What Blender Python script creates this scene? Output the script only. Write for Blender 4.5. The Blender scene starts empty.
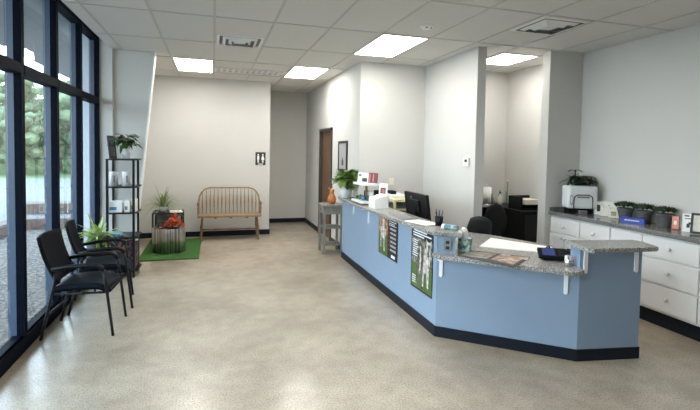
import bpy, bmesh, math, random
from mathutils import Vector, Matrix
R = math.radians
C = bpy.context.scene.collection
scene = bpy.context.scene
random.seed(4)
V = Vector

# ---------------------------------------------------------------- materials
def mat(name, col, rough=.6, metal=0, var=.06, scale=30, bump=0, bscale=200, coat=0, spec=.5):
    m = bpy.data.materials.new(name); m.use_nodes = True
    nt = m.node_tree; b = nt.nodes['Principled BSDF']
    b.inputs['Roughness'].default_value = rough; b.inputs['Metallic'].default_value = metal
    b.inputs['Coat Weight'].default_value = coat; b.inputs['Specular IOR Level'].default_value = spec
    tc = nt.nodes.new('ShaderNodeTexCoord')
    n = nt.nodes.new('ShaderNodeTexNoise'); n.inputs['Scale'].default_value = scale; n.inputs['Detail'].default_value = 4
    nt.links.new(tc.outputs['Object'], n.inputs['Vector'])
    r = nt.nodes.new('ShaderNodeValToRGB')
    r.color_ramp.elements[0].position = .3; r.color_ramp.elements[1].position = .7
    r.color_ramp.elements[0].color = tuple(max(0, c*(1-var)) for c in col)+(1,)
    r.color_ramp.elements[1].color = tuple(min(1, c*(1+var)) for c in col)+(1,)
    nt.links.new(n.outputs['Fac'], r.inputs['Fac']); nt.links.new(r.outputs['Color'], b.inputs['Base Color'])
    if bump:
        n2 = nt.nodes.new('ShaderNodeTexNoise'); n2.inputs['Scale'].default_value = bscale; n2.inputs['Detail'].default_value = 3
        bp = nt.nodes.new('ShaderNodeBump'); bp.inputs['Strength'].default_value = bump; bp.inputs['Distance'].default_value = .01
        nt.links.new(tc.outputs['Object'], n2.inputs['Vector']); nt.links.new(n2.outputs['Fac'], bp.inputs['Height'])
        nt.links.new(bp.outputs['Normal'], b.inputs['Normal'])
    return m

def ramp_mat(name, stops, scale, rough=.5, metal=0, detail=2, coord='Object', tex='noise', vec=(1, 1, 1), const=False, coat=0, bump=0):
    m = bpy.data.materials.new(name); m.use_nodes = True
    nt = m.node_tree; b = nt.nodes['Principled BSDF']
    b.inputs['Roughness'].default_value = rough; b.inputs['Metallic'].default_value = metal; b.inputs['Coat Weight'].default_value = coat
    tc = nt.nodes.new('ShaderNodeTexCoord'); mp = nt.nodes.new('ShaderNodeMapping'); mp.inputs['Scale'].default_value = vec
    nt.links.new(tc.outputs[coord], mp.inputs['Vector'])
    if tex == 'noise':
        n = nt.nodes.new('ShaderNodeTexNoise'); n.inputs['Detail'].default_value = detail; out = n.outputs['Fac']
    elif tex == 'voronoi':
        n = nt.nodes.new('ShaderNodeTexVoronoi'); out = n.outputs['Color']
    n.inputs['Scale'].default_value = scale
    nt.links.new(mp.outputs['Vector'], n.inputs['Vector'])
    r = nt.nodes.new('ShaderNodeValToRGB'); cr = r.color_ramp
    while len(cr.elements) < len(stops): cr.elements.new(.5)
    for e, (p, c) in zip(cr.elements, stops): e.position = p; e.color = tuple(c)+(1,)
    if const: cr.interpolation = 'CONSTANT'
    nt.links.new(out, r.inputs['Fac']); nt.links.new(r.outputs['Color'], b.inputs['Base Color'])
    if bump:
        bp = nt.nodes.new('ShaderNodeBump'); bp.inputs['Strength'].default_value = bump; bp.inputs['Distance'].default_value = .02
        nt.links.new(out, bp.inputs['Height']); nt.links.new(bp.outputs['Normal'], b.inputs['Normal'])
    return m

def emit(name, col, s):
    m = bpy.data.materials.new(name); m.use_nodes = True; nt = m.node_tree
    nt.nodes.remove(nt.nodes['Principled BSDF']); e = nt.nodes.new('ShaderNodeEmission')
    e.inputs['Color'].default_value = tuple(col)+(1,); e.inputs['Strength'].default_value = s
    nt.links.new(e.outputs[0], nt.nodes['Material Output'].inputs['Surface']); return m

def glass(name, tint=(.9, .95, .95), refl=1.0):
    m = bpy.data.materials.new(name); m.use_nodes = True; nt = m.node_tree
    nt.nodes.remove(nt.nodes['Principled BSDF'])
    t = nt.nodes.new('ShaderNodeBsdfTransparent'); t.inputs['Color'].default_value = tuple(tint)+(1,)
    g = nt.nodes.new('ShaderNodeBsdfGlossy'); g.inputs['Roughness'].default_value = .01
    f = nt.nodes.new('ShaderNodeFresnel'); f.inputs['IOR'].default_value = 1.5
    mx = nt.nodes.new('ShaderNodeMixShader')
    ge = nt.nodes.new('ShaderNodeNewGeometry'); iv = nt.nodes.new('ShaderNodeMath'); iv.operation = 'SUBTRACT'; iv.inputs[0].default_value = 1
    ml = nt.nodes.new('ShaderNodeMath'); ml.operation = 'MULTIPLY'
    nt.links.new(ge.outputs['Backfacing'], iv.inputs[1]); nt.links.new(iv.outputs[0], ml.inputs[0]); nt.links.new(f.outputs[0], ml.inputs[1])
    nt.links.new(ml.outputs[0], mx.inputs[0]); nt.links.new(t.outputs[0], mx.inputs[1]); nt.links.new(g.outputs[0], mx.inputs[2])
    nt.links.new(mx.outputs[0], nt.nodes['Material Output'].inputs['Surface']); return m

def concrete():
    m = bpy.data.materials.new('polished_concrete'); m.use_nodes = True; nt = m.node_tree; L = nt.links.new
    b = nt.nodes['Principled BSDF']; b.inputs['Coat Weight'].default_value = .6; b.inputs['Coat Roughness'].default_value = .22
    tc = nt.nodes.new('ShaderNodeTexCoord')
    def nz(s, d):
        n = nt.nodes.new('ShaderNodeTexNoise'); n.inputs['Scale'].default_value = s; n.inputs['Detail'].default_value = d
        L(tc.outputs['Object'], n.inputs['Vector']); return n
    def rmp(src, stops):
        r = nt.nodes.new('ShaderNodeValToRGB')
        while len(r.color_ramp.elements) < len(stops): r.color_ramp.elements.new(.5)
        for e, (p, c) in zip(r.color_ramp.elements, stops): e.position = p; e.color = tuple(c)+(1,)
        L(src, r.inputs['Fac']); return r
    big = rmp(nz(1.1, 5).outputs['Fac'], [(.32, (.33, .28, .21)), (.5, (.42, .36, .28)), (.7, (.50, .44, .345))])
    fine = rmp(nz(85, 3).outputs['Fac'], [(.37, (.42, .38, .33)), (.46, (.92, .91, .89)), (.58, (1, 1, 1)), (.70, (1.3, 1.28, 1.24))])
    mx = nt.nodes.new('ShaderNodeMix'); mx.data_type = 'RGBA'; mx.blend_type = 'MULTIPLY'; mx.inputs[0].default_value = .7
    L(big.outputs['Color'], mx.inputs[6]); L(fine.outputs['Color'], mx.inputs[7])
    med = rmp(nz(7, 6).outputs['Fac'], [(.35, (.86, .85, .83)), (.62, (1.05, 1.05, 1.05))])
    m2 = nt.nodes.new('ShaderNodeMix'); m2.data_type = 'RGBA'; m2.blend_type = 'MULTIPLY'; m2.inputs[0].default_value = .8
    L(mx.outputs[2], m2.inputs[6]); L(med.outputs['Color'], m2.inputs[7]); L(m2.outputs[2], b.inputs['Base Color'])
    rr = rmp(nz(4, 4).outputs['Fac'], [(.3, (.3, .3, .3)), (.7, (.46, .46, .46))]); L(rr.outputs['Color'], b.inputs['Roughness'])
    bp = nt.nodes.new('ShaderNodeBump'); bp.inputs['Strength'].default_value = .06; bp.inputs['Distance'].default_value = .01
    L(nz(30, 3).outputs['Fac'], bp.inputs['Height']); L(bp.outputs['Normal'], b.inputs['Normal'])
    return m

M = {}
M['floor'] = concrete()
M['wall'] = mat('greige_wall_paint', (.57, .565, .54), .8, var=.012, scale=3, bump=.05, bscale=300)
M['ceil'] = mat('acoustic_tile', (.66, .65, .62), .9, var=.06, scale=160, bump=.25, bscale=260)
M['grid'] = mat('ceiling_grid_metal', (.52, .51, .49), .6, var=.02)
M['base'] = mat('navy_black_vinyl_base', (.005, .008, .016), .5, var=.15, spec=.25)
M['frame'] = mat('black_blue_aluminium', (.0015, .003, .009), .6, var=.1, spec=.06)
M['cap'] = mat('sky_lit_mullion_half', (.05, .08, .13), .4, var=.05)  # lighter than the frame: skylight on the outer mullion half put into the colour
M['glass'] = glass('window_glass')
M['blue'] = mat('blue_desk_paint', (.235, .32, .435), .55, var=.02, scale=4)
M['lam'] = ramp_mat('grey_speckled_laminate', [(.38, (.06, .06, .06)), (.44, (.22, .22, .215)), (.56, (.31, .307, .297)), (.64, (.62, .61, .58))], 105, .22, detail=3)
M['lamd'] = ramp_mat('dark_speckled_laminate', [(.36, (.06, .06, .06)), (.46, (.15, .15, .15)), (.58, (.19, .19, .185)), (.68, (.36, .36, .35))], 110, .15, detail=3)
M['white'] = mat('white_paint', (.78, .78, .77), .45, var=.01)
M['bracket'] = mat('white_metal_bracket', (.85, .87, .9), .4, var=.01)
M['cab'] = mat('white_cabinet_paint', (.74, .74, .73), .4, var=.01)
M['black'] = mat('black_plastic', (.005, .005, .006), .5, var=.1, spec=.25)
M['mesh'] = mat('black_mesh_fabric', (.004, .005, .009), .8, var=.2, scale=200, spec=.15)
M['seat'] = mat('dark_blue_black_vinyl', (.003, .006, .012), .6, var=.1, spec=.12)
M['tube'] = mat('black_painted_steel', (.006, .007, .01), .4, var=.1, spec=.3)
M['dgrey'] = mat('dark_grey_plastic', (.02, .021, .023), .55, var=.1, spec=.3)
M['door'] = ramp_mat('brown_wood_door', [(.3, (.10, .055, .03)), (.7, (.19, .105, .055))], 6, .45, detail=5, vec=(6, 6, .5))
M['doorfr'] = mat('dark_bronze_frame', (.05, .045, .04), .4, var=.05)
M['oak'] = ramp_mat('golden_oak', [(.3, (.23, .145, .08)), (.7, (.38, .26, .15))], 9, .4, detail=5, vec=(1, 1, 5))
M['oakd'] = ramp_mat('dark_oak', [(.3, (.13, .07, .035)), (.7, (.24, .135, .07))], 9, .4, detail=5, vec=(1, 1, 5))
M['turf'] = mat('green_turf', (.032, .115, .012), .9, var=.35, scale=90, bump=.6, bscale=300)
M['greywood'] = ramp_mat('grey_washed_wood', [(.3, (.17, .16, .14)), (.7, (.28, .265, .24))], 10, .6, detail=5, vec=(4, 4, .7))
M['gourd'] = mat('orange_brown_gourd', (.42, .14, .035), .35, var=.25, scale=25)
M['stem'] = mat('plant_stem', (.12, .16, .04), .6, var=.2)
M['leafd'] = mat('dark_green_leaf', (.03, .085, .02), .4, var=.4, scale=12)
M['leafg'] = mat('grey_green_rosette_leaf', (.045, .075, .04), .5, var=.5, scale=20)
M['leafb'] = mat('near_black_green_leaf', (.012, .03, .012), .5, var=.4, scale=12)
M['leafm'] = mat('pothos_leaf', (.12, .21, .04), .4, var=.55, scale=14)
M['leafl'] = mat('lime_leaf', (.38, .50, .18), .4, var=.4, scale=20)
M['leafs'] = mat('pale_spider_leaf', (.26, .33, .16), .5, var=.4, scale=20)
M['red'] = mat('red_orange_leaf', (.5, .07, .02), .5, var=.45, scale=25)
M['redfl'] = mat('red_flower', (.5, .03, .02), .35, var=.2)
M['soil'] = mat('soil', (.03, .02, .012), .95, var=.4, bump=.6, bscale=80)
M['ceram'] = mat('white_ceramic', (.72, .74, .75), .25, var=.02)
M['greypot'] = mat('charcoal_ribbed_pot', (.075, .078, .08), .6, var=.12)
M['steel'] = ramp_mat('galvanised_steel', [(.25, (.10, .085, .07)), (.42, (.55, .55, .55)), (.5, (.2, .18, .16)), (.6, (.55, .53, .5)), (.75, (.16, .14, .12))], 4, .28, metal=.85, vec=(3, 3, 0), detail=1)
M['chrome'] = mat('brushed_chrome', (.6, .6, .6), .25, metal=.9, var=.05)
M['yellow'] = mat('cream_yellow_plastic', (.72, .68, .42), .5, var=.03)
M['paper'] = mat('white_paper', (.86, .86, .84), .7, var=.01)
M['cream'] = mat('cream_card', (.74, .70, .60), .6, var=.03)
M['maroon'] = mat('maroon_print', (.17, .03, .05), .5, var=.4, scale=60)
M['pink'] = mat('salmon_pink_card', (.62, .25, .19), .5, var=.08)
M['bluesign'] = mat('cobalt_blue_plastic', (.01, .035, .33), .3, var=.1)
M['bluecan'] = mat('mid_blue_print', (.08, .25, .55), .4, var=.3, scale=50)
M['ink'] = mat('black_print', (.015, .015, .018), .5, var=.05)
M['inkg'] = mat('grey_print', (.2, .2, .21), .6, var=.2)
M['screen'] = emit('terminal_screen_light', (.06, .08, .22), .55)
M['photo'] = ramp_mat('brown_green_dog_photo', [(.35, (.05, .10, .02)), (.5, (.30, .2, .12)), (.62, (.75, .7, .62))], 9, .35, detail=3)
M['grassph'] = mat('printed_grass', (.07, .13, .035), .35, var=.6, scale=60)
M['barnph'] = ramp_mat('printed_barnyard', [(.35, (.03, .03, .025)), (.5, (.14, .14, .11)), (.62, (.38, .37, .33)), (.7, (.08, .10, .05))], 22, .4, detail=3)
M['furb'] = ramp_mat('printed_brown_fur', [(.4, (.22, .10, .045)), (.55, (.38, .22, .13)), (.65, (.55, .42, .33))], 24, .4)
M['furw'] = ramp_mat('printed_white_fur', [(.35, (.25, .22, .19)), (.5, (.5, .46, .42)), (.62, (.7, .67, .63))], 26, .4)
M['furd'] = ramp_mat('printed_dark_fur', [(.4, (.04, .038, .036)), (.6, (.16, .15, .14)), (.7, (.4, .38, .36))], 26, .4)
M['patt'] = ramp_mat('patterned_fabric', [(0, (.01, .01, .02)), (.4, (.10, .04, .05)), (.5, (.02, .02, .06)), (.62, (.16, .08, .04)), (.75, (.03, .02, .05)), (.88, (.3, .24, .2))], 26, .85, tex='voronoi', const=True)
M['tissuebox'] = ramp_mat('teal_patterned_card', [(0, (.05, .19, .2)), (.35, (.35, .5, .48)), (.5, (.1, .16, .35)), (.62, (.5, .55, .5)), (.78, (.12, .3, .16)), (.9, (.3, .16, .3))], 42, .6, tex='voronoi', const=True)
M['matphoto'] = ramp_mat('printed_counter_mat', [(.3, (.03, .03, .03)), (.45, (.17, .14, .11)), (.6, (.36, .33, .28)), (.75, (.06, .06, .055))], 14, .3, detail=4)
M['tan'] = ramp_mat('tan_print', [(.35, (.12, .08, .06)), (.5, (.33, .21, .15)), (.65, (.5, .42, .36))], 14, .4)
M['floral'] = ramp_mat('cream_floral_print', [(0, (.72, .69, .6)), (.55, (.70, .67, .58)), (.70, (.45, .45, .38)), (.76, (.72, .69, .6))], 30, .6, detail=4)
M['gravel'] = ramp_mat('brown_grey_gravel', [(.35, (.06, .047, .04)), (.5, (.13, .11, .098)), (.65, (.24, .215, .19))], 22, .95, detail=6, bump=.6)
M['asphalt'] = mat('pale_asphalt', (.15, .155, .165), .9, var=.12, scale=3)
M['grass'] = mat('lawn_grass', (.09, .14, .045), .95, var=.3, scale=1.5)
M['hill'] = mat('wooded_hill', (.10, .17, .06), .95, var=.4, scale=.4)
M['block'] = mat('brown_grey_block', (.13, .10, .085), .9, var=.2, scale=12)
M['treeleaf'] = mat('tree_leaf_green', (.15, .20, .11), .8, var=.5, scale=.9)
M['treeleaf2'] = mat('tree_leaf_pale', (.24, .30, .17), .8, var=.4, scale=.9)
M['bark'] = mat('grey_bark', (.12, .10, .08), .9, var=.3)
M['soffit'] = mat('pale_grey_soffit', (.22, .22, .225), .8, var=.02)
M['mount'] = mat('grey_picture_mount', (.34, .34, .34), .7, var=.03)
M['extwall'] = mat('pale_blue_grey_siding', (.5, .55, .62), .8, var=.03)
M['light'] = emit('ceiling_panel_light', (1, .965, .905), 12)
M['ventw'] = mat('white_vent_metal', (.78, .78, .77), .5, var=.02)
M['ventd'] = mat('dark_duct', (.16, .16, .155), .8, var=.1)

# ---------------------------------------------------------------- mesh helpers
class B:
    def __init__(s): s.bm = bmesh.new()
    def poly(s, pts):
        return s.bm.faces.new([s.bm.verts.new(p) for p in pts])
    def box(s, x0, x1, y0, y1, z0, z1, bev=0, mtx=None):
        t = bmesh.new()
        bmesh.ops.create_cube(t, size=1)
        bmesh.ops.scale(t, vec=(abs(x1-x0), abs(y1-y0), abs(z1-z0)), verts=t.verts)
        bmesh.ops.translate(t, vec=((x0+x1)/2, (y0+y1)/2, (z0+z1)/2), verts=t.verts)
        if bev: bmesh.ops.bevel(t, geom=t.edges[:], offset=bev, segments=2, affect='EDGES', profile=.6)
        s.merge(t, mtx); return s
    def merge(s, t, mtx=None):
        if mtx is not None: bmesh.ops.transform(t, matrix=mtx, verts=t.verts)
        me = bpy.data.meshes.new('tmp'); t.to_mesh(me); t.free(); s.bm.from_mesh(me); bpy.data.meshes.remove(me)
    def obox(s, c, ax, hx, hy, hz, bev=0):          # box oriented about z: centre c, axis direction ax
        a = V((ax[0], ax[1], 0)).normalized(); b = V((-a.y, a.x, 0))
        m = Matrix(((a.x, b.x, 0, c[0]), (a.y, b.y, 0, c[1]), (0, 0, 1, c[2]), (0, 0, 0, 1)))
        return s.box(-hx, hx, -hy, hy, -hz, hz, bev, m)
    def prism(s, pts, z0, z1, bev=0):
        t = bmesh.new()
        lo = [t.verts.new((x, y, z0)) for x, y in pts]; hi = [t.verts.new((x, y, z1)) for x, y in pts]
        n = len(pts); t.faces.new(lo[::-1]); t.faces.new(hi)
        for i in range(n): t.faces.new((lo[i], lo[(i+1) % n], hi[(i+1) % n], hi[i]))
        bmesh.ops.recalc_face_normals(t, faces=t.faces)
        if bev: bmesh.ops.bevel(t, geom=[e for e in t.edges], offset=bev, segments=2, affect='EDGES')
        s.merge(t); return s
    def lathe(s, prof, c=(0, 0, 0), seg=20, mtx=None):
        t = bmesh.new(); rings = []
        for r, z in prof:
            if r < 1e-5: rings.append([t.verts.new((c[0], c[1], c[2]+z))])
            else: rings.append([t.verts.new((c[0]+r*math.cos(2*math.pi*i/seg), c[1]+r*math.sin(2*math.pi*i/seg), c[2]+z)) for i in range(seg)])
        for a, b in zip(rings, rings[1:]):
            for i in range(seg):
                j = (i+1) % seg
                if len(a) == 1 and len(b) == 1: continue
                if len(a) == 1: t.faces.new((a[0], b[i], b[j]))
                elif len(b) == 1: t.faces.new((a[i], b[0], a[j]))
                else: t.faces.new((a[i], b[i], b[j], a[j]))
        if len(rings[0]) > 1: t.faces.new(rings[0][::-1])
        if len(rings[-1]) > 1: t.faces.new(rings[-1])
        bmesh.ops.recalc_face_normals(t, faces=t.faces)
        for f in t.faces: f.smooth = True
        s.merge(t, mtx); return s
    def tube(s, pts, r, seg=8, r2=None):
        pts = [V(p) for p in pts]; t = bmesh.new(); rings = []; n = len(pts)
        up = V((0, 0, 1))
        for i, p in enumerate(pts):
            d = (pts[min(i+1, n-1)]-pts[max(i-1, 0)]).normalized()
            a = d.cross(up)
            if a.length < .05: a = d.cross(V((0, 1, 0)))
            a.normalize(); b = d.cross(a)
            rr = r if r2 is None else r+(r2-r)*i/(n-1)
            rings.append([t.verts.new(p+a*rr*math.cos(2*math.pi*k/seg)+b*rr*math.sin(2*math.pi*k/seg)) for k in range(seg)])
        for A, Bq in zip(rings, rings[1:]):
            for k in range(seg): t.faces.new((A[k], A[(k+1) % seg], Bq[(k+1) % seg], Bq[k]))
        t.faces.new(rings[0][::-1]); t.faces.new(rings[-1])
        bmesh.ops.recalc_face_normals(t, faces=t.faces)
        for f in t.faces: f.smooth = True
        s.merge(t); return s
    def ball(s, c, rx, ry=None, rz=None, sub=2, jit=0):
        t = bmesh.new(); bmesh.ops.create_icosphere(t, subdivisions=sub, radius=1)
        for v in t.verts:
            k = 1+random.uniform(-jit, jit)
            v.co = V((v.co.x*rx*k+c[0], v.co.y*(ry or rx)*k+c[1], v.co.z*(rz or rx)*k+c[2]))
        for f in t.faces: f.smooth = not jit
        s.merge(t); return s
    def leaf(s, p, d, L, w, droop=.3, n=4, fold=.15, shape='oval'):
        p = V(p); d = V(d).normalized()
        side = d.cross(V((0, 0, 1)))
        if side.length < .05: side = V((1, 0, 0))
        side.normalize(); rows = []
        for i in range(n+1):
            t = i/n
            q = p+d*L*t+V((0, 0, -droop*L*t*t))
            if shape == 'oval': ww = w*math.sin(math.pi*min(1, .08+t*.92))**.75
            elif shape == 'heart': ww = w*(1-t)**.7*min(1, .35+t*4)
            else: ww = w*(1-t**2.2)*.9+w*.03
            up = side.cross(d).normalized()
            rows.append((q-side*ww/2+up*ww*fold, q, q+side*ww/2+up*ww*fold))
        vs = [[s.bm.verts.new(a) for a in r_] for r_ in rows]
        for a, b in zip(vs, vs[1:]):
            for k in (0, 1):
                f = s.bm.faces.new((a[k], a[k+1], b[k+1], b[k])); f.smooth = True
        return s

def link_mesh(name, b, m, parent=None, origin=(0, 0, 0)):
    me = bpy.data.meshes.new(name)
    bmesh.ops.translate(b.bm, vec=-V(origin), verts=b.bm.verts)
    b.bm.to_mesh(me); b.bm.free()
    if m: me.materials.append(M[m] if isinstance(m, str) else m)
    o = bpy.data.objects.new(name, me); C.objects.link(o)
    if parent is not None: o.parent = parent
    else: o.location = origin
    return o
def world_loc(o):
    p = V(o.location)
    while o.parent: o = o.parent; p += V(o.location)
    return p
def part(name, b, m, root, label=None):
    o = link_mesh(name, b, m, root, world_loc(root))
    if label: o['label'] = label
    return o
def tag(o, label, cat, group=None):
    o['label'] = label; o['category'] = cat
    if group: o['group'] = group
    return o
def thing(name, label, cat, loc=(0, 0, 0), group=None):
    o = bpy.data.objects.new(name, None); C.objects.link(o); o.location = loc; o.empty_display_size = .1
    return tag(o, label, cat, group)
def single(name, b, m, label, cat, group=None):
    vs = [v.co for v in b.bm.verts]
    o = ((min(v.x for v in vs)+max(v.x for v in vs))/2, (min(v.y for v in vs)+max(v.y for v in vs))/2, min(v.z for v in vs))
    return tag(link_mesh(name, b, m, None, o), label, cat, group)
def struct(name, b, m, parent=None):
    o = link_mesh(name, b, m, parent)
    o['kind'] = 'structure'
    return o
def dup(root, loc=None, rz=None, label=None, group=None):
    def cp(o, par):
        c = o.copy(); C.objects.link(c); c.parent = par
        for ch in [x for x in bpy.data.objects if x.parent == o]: cp(ch, c)
        return c
    r = cp(root, None)
    if loc is not None: r.location = loc
    if rz is not None: r.rotation_euler = (0, 0, rz)
    if label: r['label'] = label
    if group: r['group'] = group
    return r

# ---------------------------------------------------------------- dimensions
XW = -1.49; XE = -1.36; XR = 4.72; ZC = 3.07; ZH = 3.29; YF = 9.28; YB = -3.2

# ---------------------------------------------------------------- shell
struct('floor', B().box(XW-.12, XR+.1, YB-.1, 10.9, -.12, 0), 'floor')
struct('ceiling', B().box(XE, XR+.1, YB-.1, 10.9, ZC, ZC+.3), 'ceil')
struct('ceiling_window_pocket', B().box(XW-.12, XE, YB-.1, 10.9, ZC+.22, ZC+.3), 'ceil')
g = B()
xs = [.01+.612*k for k in range(-2, 8)]; ys = [4.94+1.2*k for k in range(-6, 5)]
for x in xs:
  if x > XE: g.box(x-.012, x+.012, YB, 10.75, ZC-.006, ZC+.002)
for y in ys: g.box(XE, XR, y-.012, y+.012, ZC-.005, ZC+.002)
struct('trim_1', g, 'grid')
struct('wall_right', B().box(XR, XR+.12, YB, 6.75, 0, ZC), 'wall')
struct('wall_right_nook', B().box(4.195, XR, 4.98, 5.12, 0, ZC), 'wall')
struct('wall_office_partition', B().box(3.21, 3.335, 5.12, 6.6, 0, ZC), 'wall')
struct('wall_behind_desk', B().box(2.13, XR, 6.6, 6.72, 0, ZC), 'wall')
# hall side wall with a door opening
w = B(); w.box(2.13, 2.25, 6.72, 8.22, 0, ZC); w.box(2.13, 2.25, 9.22, 10.75, 0, ZC); w.box(2.13, 2.25, 8.22, 9.22, 2.15, ZC)
struct('wall_hall_side', w, 'wall')
struct('wall_hall_end', B().box(1.1, 2.25, 10.72, 10.84, 0, ZC), 'wall')
w = B(); w.prism([(-1.6, YF), (1.1, YF), (1.1, 10.72), (.98, 10.72), (.98, YF+.12), (-1.6, YF+.12)], 0, ZC)
struct('wall_far', w, 'wall')
struct('wall_left_side', B().box(XW-.11, XW, 7.02, 9.4, 0, ZH), 'wall')
struct('wall_left_pier', B().box(XW, XE, 7.0, 7.24, 0, ZH).box(XE, -1.33, 7.0, 7.24, 0, ZC), 'wall')
w = B()
a = [(-1.33, 0), (-1.10, 0), (-.80, ZC), (-1.33, ZC)]
t = bmesh.new(); lo = [t.verts.new((x, 7.06, z)) for x, z in a]; hi = [t.verts.new((x, 7.2, z)) for x, z in a]
t.faces.new(lo); t.faces.new(hi[::-1])
for i in range(4): t.faces.new((lo[i], hi[i], hi[(i+1) % 4], lo[(i+1) % 4]))
bmesh.ops.recalc_face_normals(t, faces=t.faces); w.merge(t)
struct('wall_left_slanted', w, 'wall')
# white strip along the slanted wall end, painting its thickness as lit
w = B(); w.box(-.003, .012, 7.045, 7.215, 0, 3.084, 0, Matrix.Translation((-1.10, 0, 0)) @ Matrix.Rotation(math.atan2(.30, ZC), 4, 'Y'))
struct('lit_wall_edge', w, 'white')
# wall behind the camera
struct('wall_left_unseen', B().box(XW-.12, XW, YB, .83, 0, ZH), 'wall')  # unseen stretch, closed instead of glazed to cut light on the desk fronts
struct('wall_back', B().box(XW-.12, XR+.1, YB-.12, YB, 0, ZC), 'wall')
# baseboards
H = .10
def bb(name, x0, x1, y0, y1): struct(name, B().box(x0, x1, y0, y1, 0, H), 'base')
bb('baseboard_far', XW, 1.112, YF-.012, YF); bb('baseboard_far_return', 1.1, 1.112, YF-.012, 10.72)
bb('baseboard_hall_end', 1.1, 2.13, 10.708, 10.72); bb('baseboard_hall_side', 2.118, 2.13, 9.22+.05, 10.72)
bb('baseboard_hall_side_near', 2.118, 2.13, 6.6, 8.22-.05); bb('baseboard_desk_wall', 2.118, 3.21, 6.588, 6.6)
bb('baseboard_partition', 3.198, 3.21, 5.108, 6.6); bb('baseboard_partition_end', 3.198, 3.347, 5.108, 5.12)
bb('baseboard_office', 3.335, XR, 6.588, 6.6); bb('baseboard_left', -1.33, -1.10, 7.048, 7.06)
bb('baseboard_nook_end', 4.183, 4.195, 4.98, 5.12)

# hall door
r = struct('door_1', B().box(2.17, 2.21, 8.27, 9.17, .01, 2.1), 'door')
b = B(); b.box(2.10, 2.26, 8.22, 8.27, 0, 2.15); b.box(2.10, 2.26, 9.17, 9.22, 0, 2.15); b.box(2.10, 2.26, 8.22, 9.22, 2.10, 2.15)
struct('door_frame', b, 'doorfr', r)
b = B(); b.tube([(2.17, 8.34, 1.0), (2.12, 8.34, 1.0)], .012); b.tube([(2.12, 8.34, 1.0), (2.12, 8.45, 1.0)], .01)
struct('door_handle', b, 'chrome', r)

# ---------------------------------------------------------------- window wall, one window per bay
mull = [4.37+.877*k for k in range(-4, 4)]          # centres of the upright members
mull[-1] = 6.985
for i in range(len(mull)-1):
    y0, y1 = mull[i], mull[i+1]
    n = struct('window_%d' % (i+1), B().box(XW-.058, XW-.05, y0+.032, y1-.032, .12, 2.30), 'glass')
    struct('upper_pane', B().box(XW-.058, XW-.05, y0+.032, y1-.032, 2.38, 3.15), 'glass', n)
    b = B(); b.box(XW-.056, XW, y1-.032, y1+.032, 0, ZH)
    if i == 0: b.box(XW-.056, XW, y0-.032, y0+.032, 0, ZH)
    struct('mullion', b, 'frame', n)
    struct('outer_half_sky_lit', B().box(XW-.12, XW-.056, y1-.022, y1+.022, 0, ZH), 'cap', n)  # outer half of the mullion, coloured as if the sky lit it
    b = B(); b.box(XW-.11, XW, y0+.032, y1-.032, 0, .12); b.box(XW-.09, XW-.02, y0+.032, y1-.032, .12, .14)
    struct('sill_rail', b, 'frame', n)
    struct('transom', B().box(XW-.11, XW+.004, y0+.032, y1-.032, 2.30, 2.38), 'frame', n)
    struct('head_rail', B().box(XW-.11, XW, y0+.032, y1-.032, 3.15, ZH), 'frame', n)
# ---------------------------------------------------------------- outside
struct('ground_gravel_bed', B().box(-3.95, XW-.12, -6, 11.3, -.3, -.1), 'gravel')
struct('ground_parking_lot', B().prism([(-60, -30), (-4.2, -30), (-4.2, 11.5), (30, 11.5), (30, 27), (-60, 27)], -.25, .02), 'asphalt')
b = B(); b.box(-4.2, -3.95, -6, 11.55, -.3, .13, .01); b.box(-3.95, -1.6, 11.3, 11.55, -.3, .13, .01)
for k in range(2): b.box(-4.22, -3.92, -6, 11.55, -.3+.2*k+.19, -.3+.2*k+.2)
struct('kerb_wall', b, 'block')
struct('exterior_roof_canopy', B().box(-3.25, XW-.11, -6, 16, 3.3, 3.55), 'soffit')
struct('wall_exterior_wing', B().box(-1.80, XW-.11, 7.12, 7.3, -.1, 3.3), 'extwall')
def hill_z(x, y):
    d = max(0, y-33)
    return .05+min(13, d*.20)*(.8+.25*math.sin(x*.06+1.3))+.6*math.sin(x*.23+y*.11)*min(1, d/10)
b = B(); nx, ny = 40, 26; vs = {}
for i in range(nx+1):
    for j in range(ny+1):
        x = -110+150*i/nx; y = 27+105*j/ny
        vs[i, j] = b.bm.verts.new((x, y, hill_z(x, y)-.03))
for i in range(nx):
    for j in range(ny):
        f = b.bm.faces.new((vs[i, j], vs[i+1, j], vs[i+1, j+1], vs[i, j+1])); f.smooth = True
struct('hills', b, 'grass')
# low block planter edge beside the lot
single('low_block_planter', B().box(-4.6, -2.9, 12.9, 13.5, .02, .28, .02), 'block', 'low brown block edging beyond the gravel bed outside the windows', 'planter')

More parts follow.
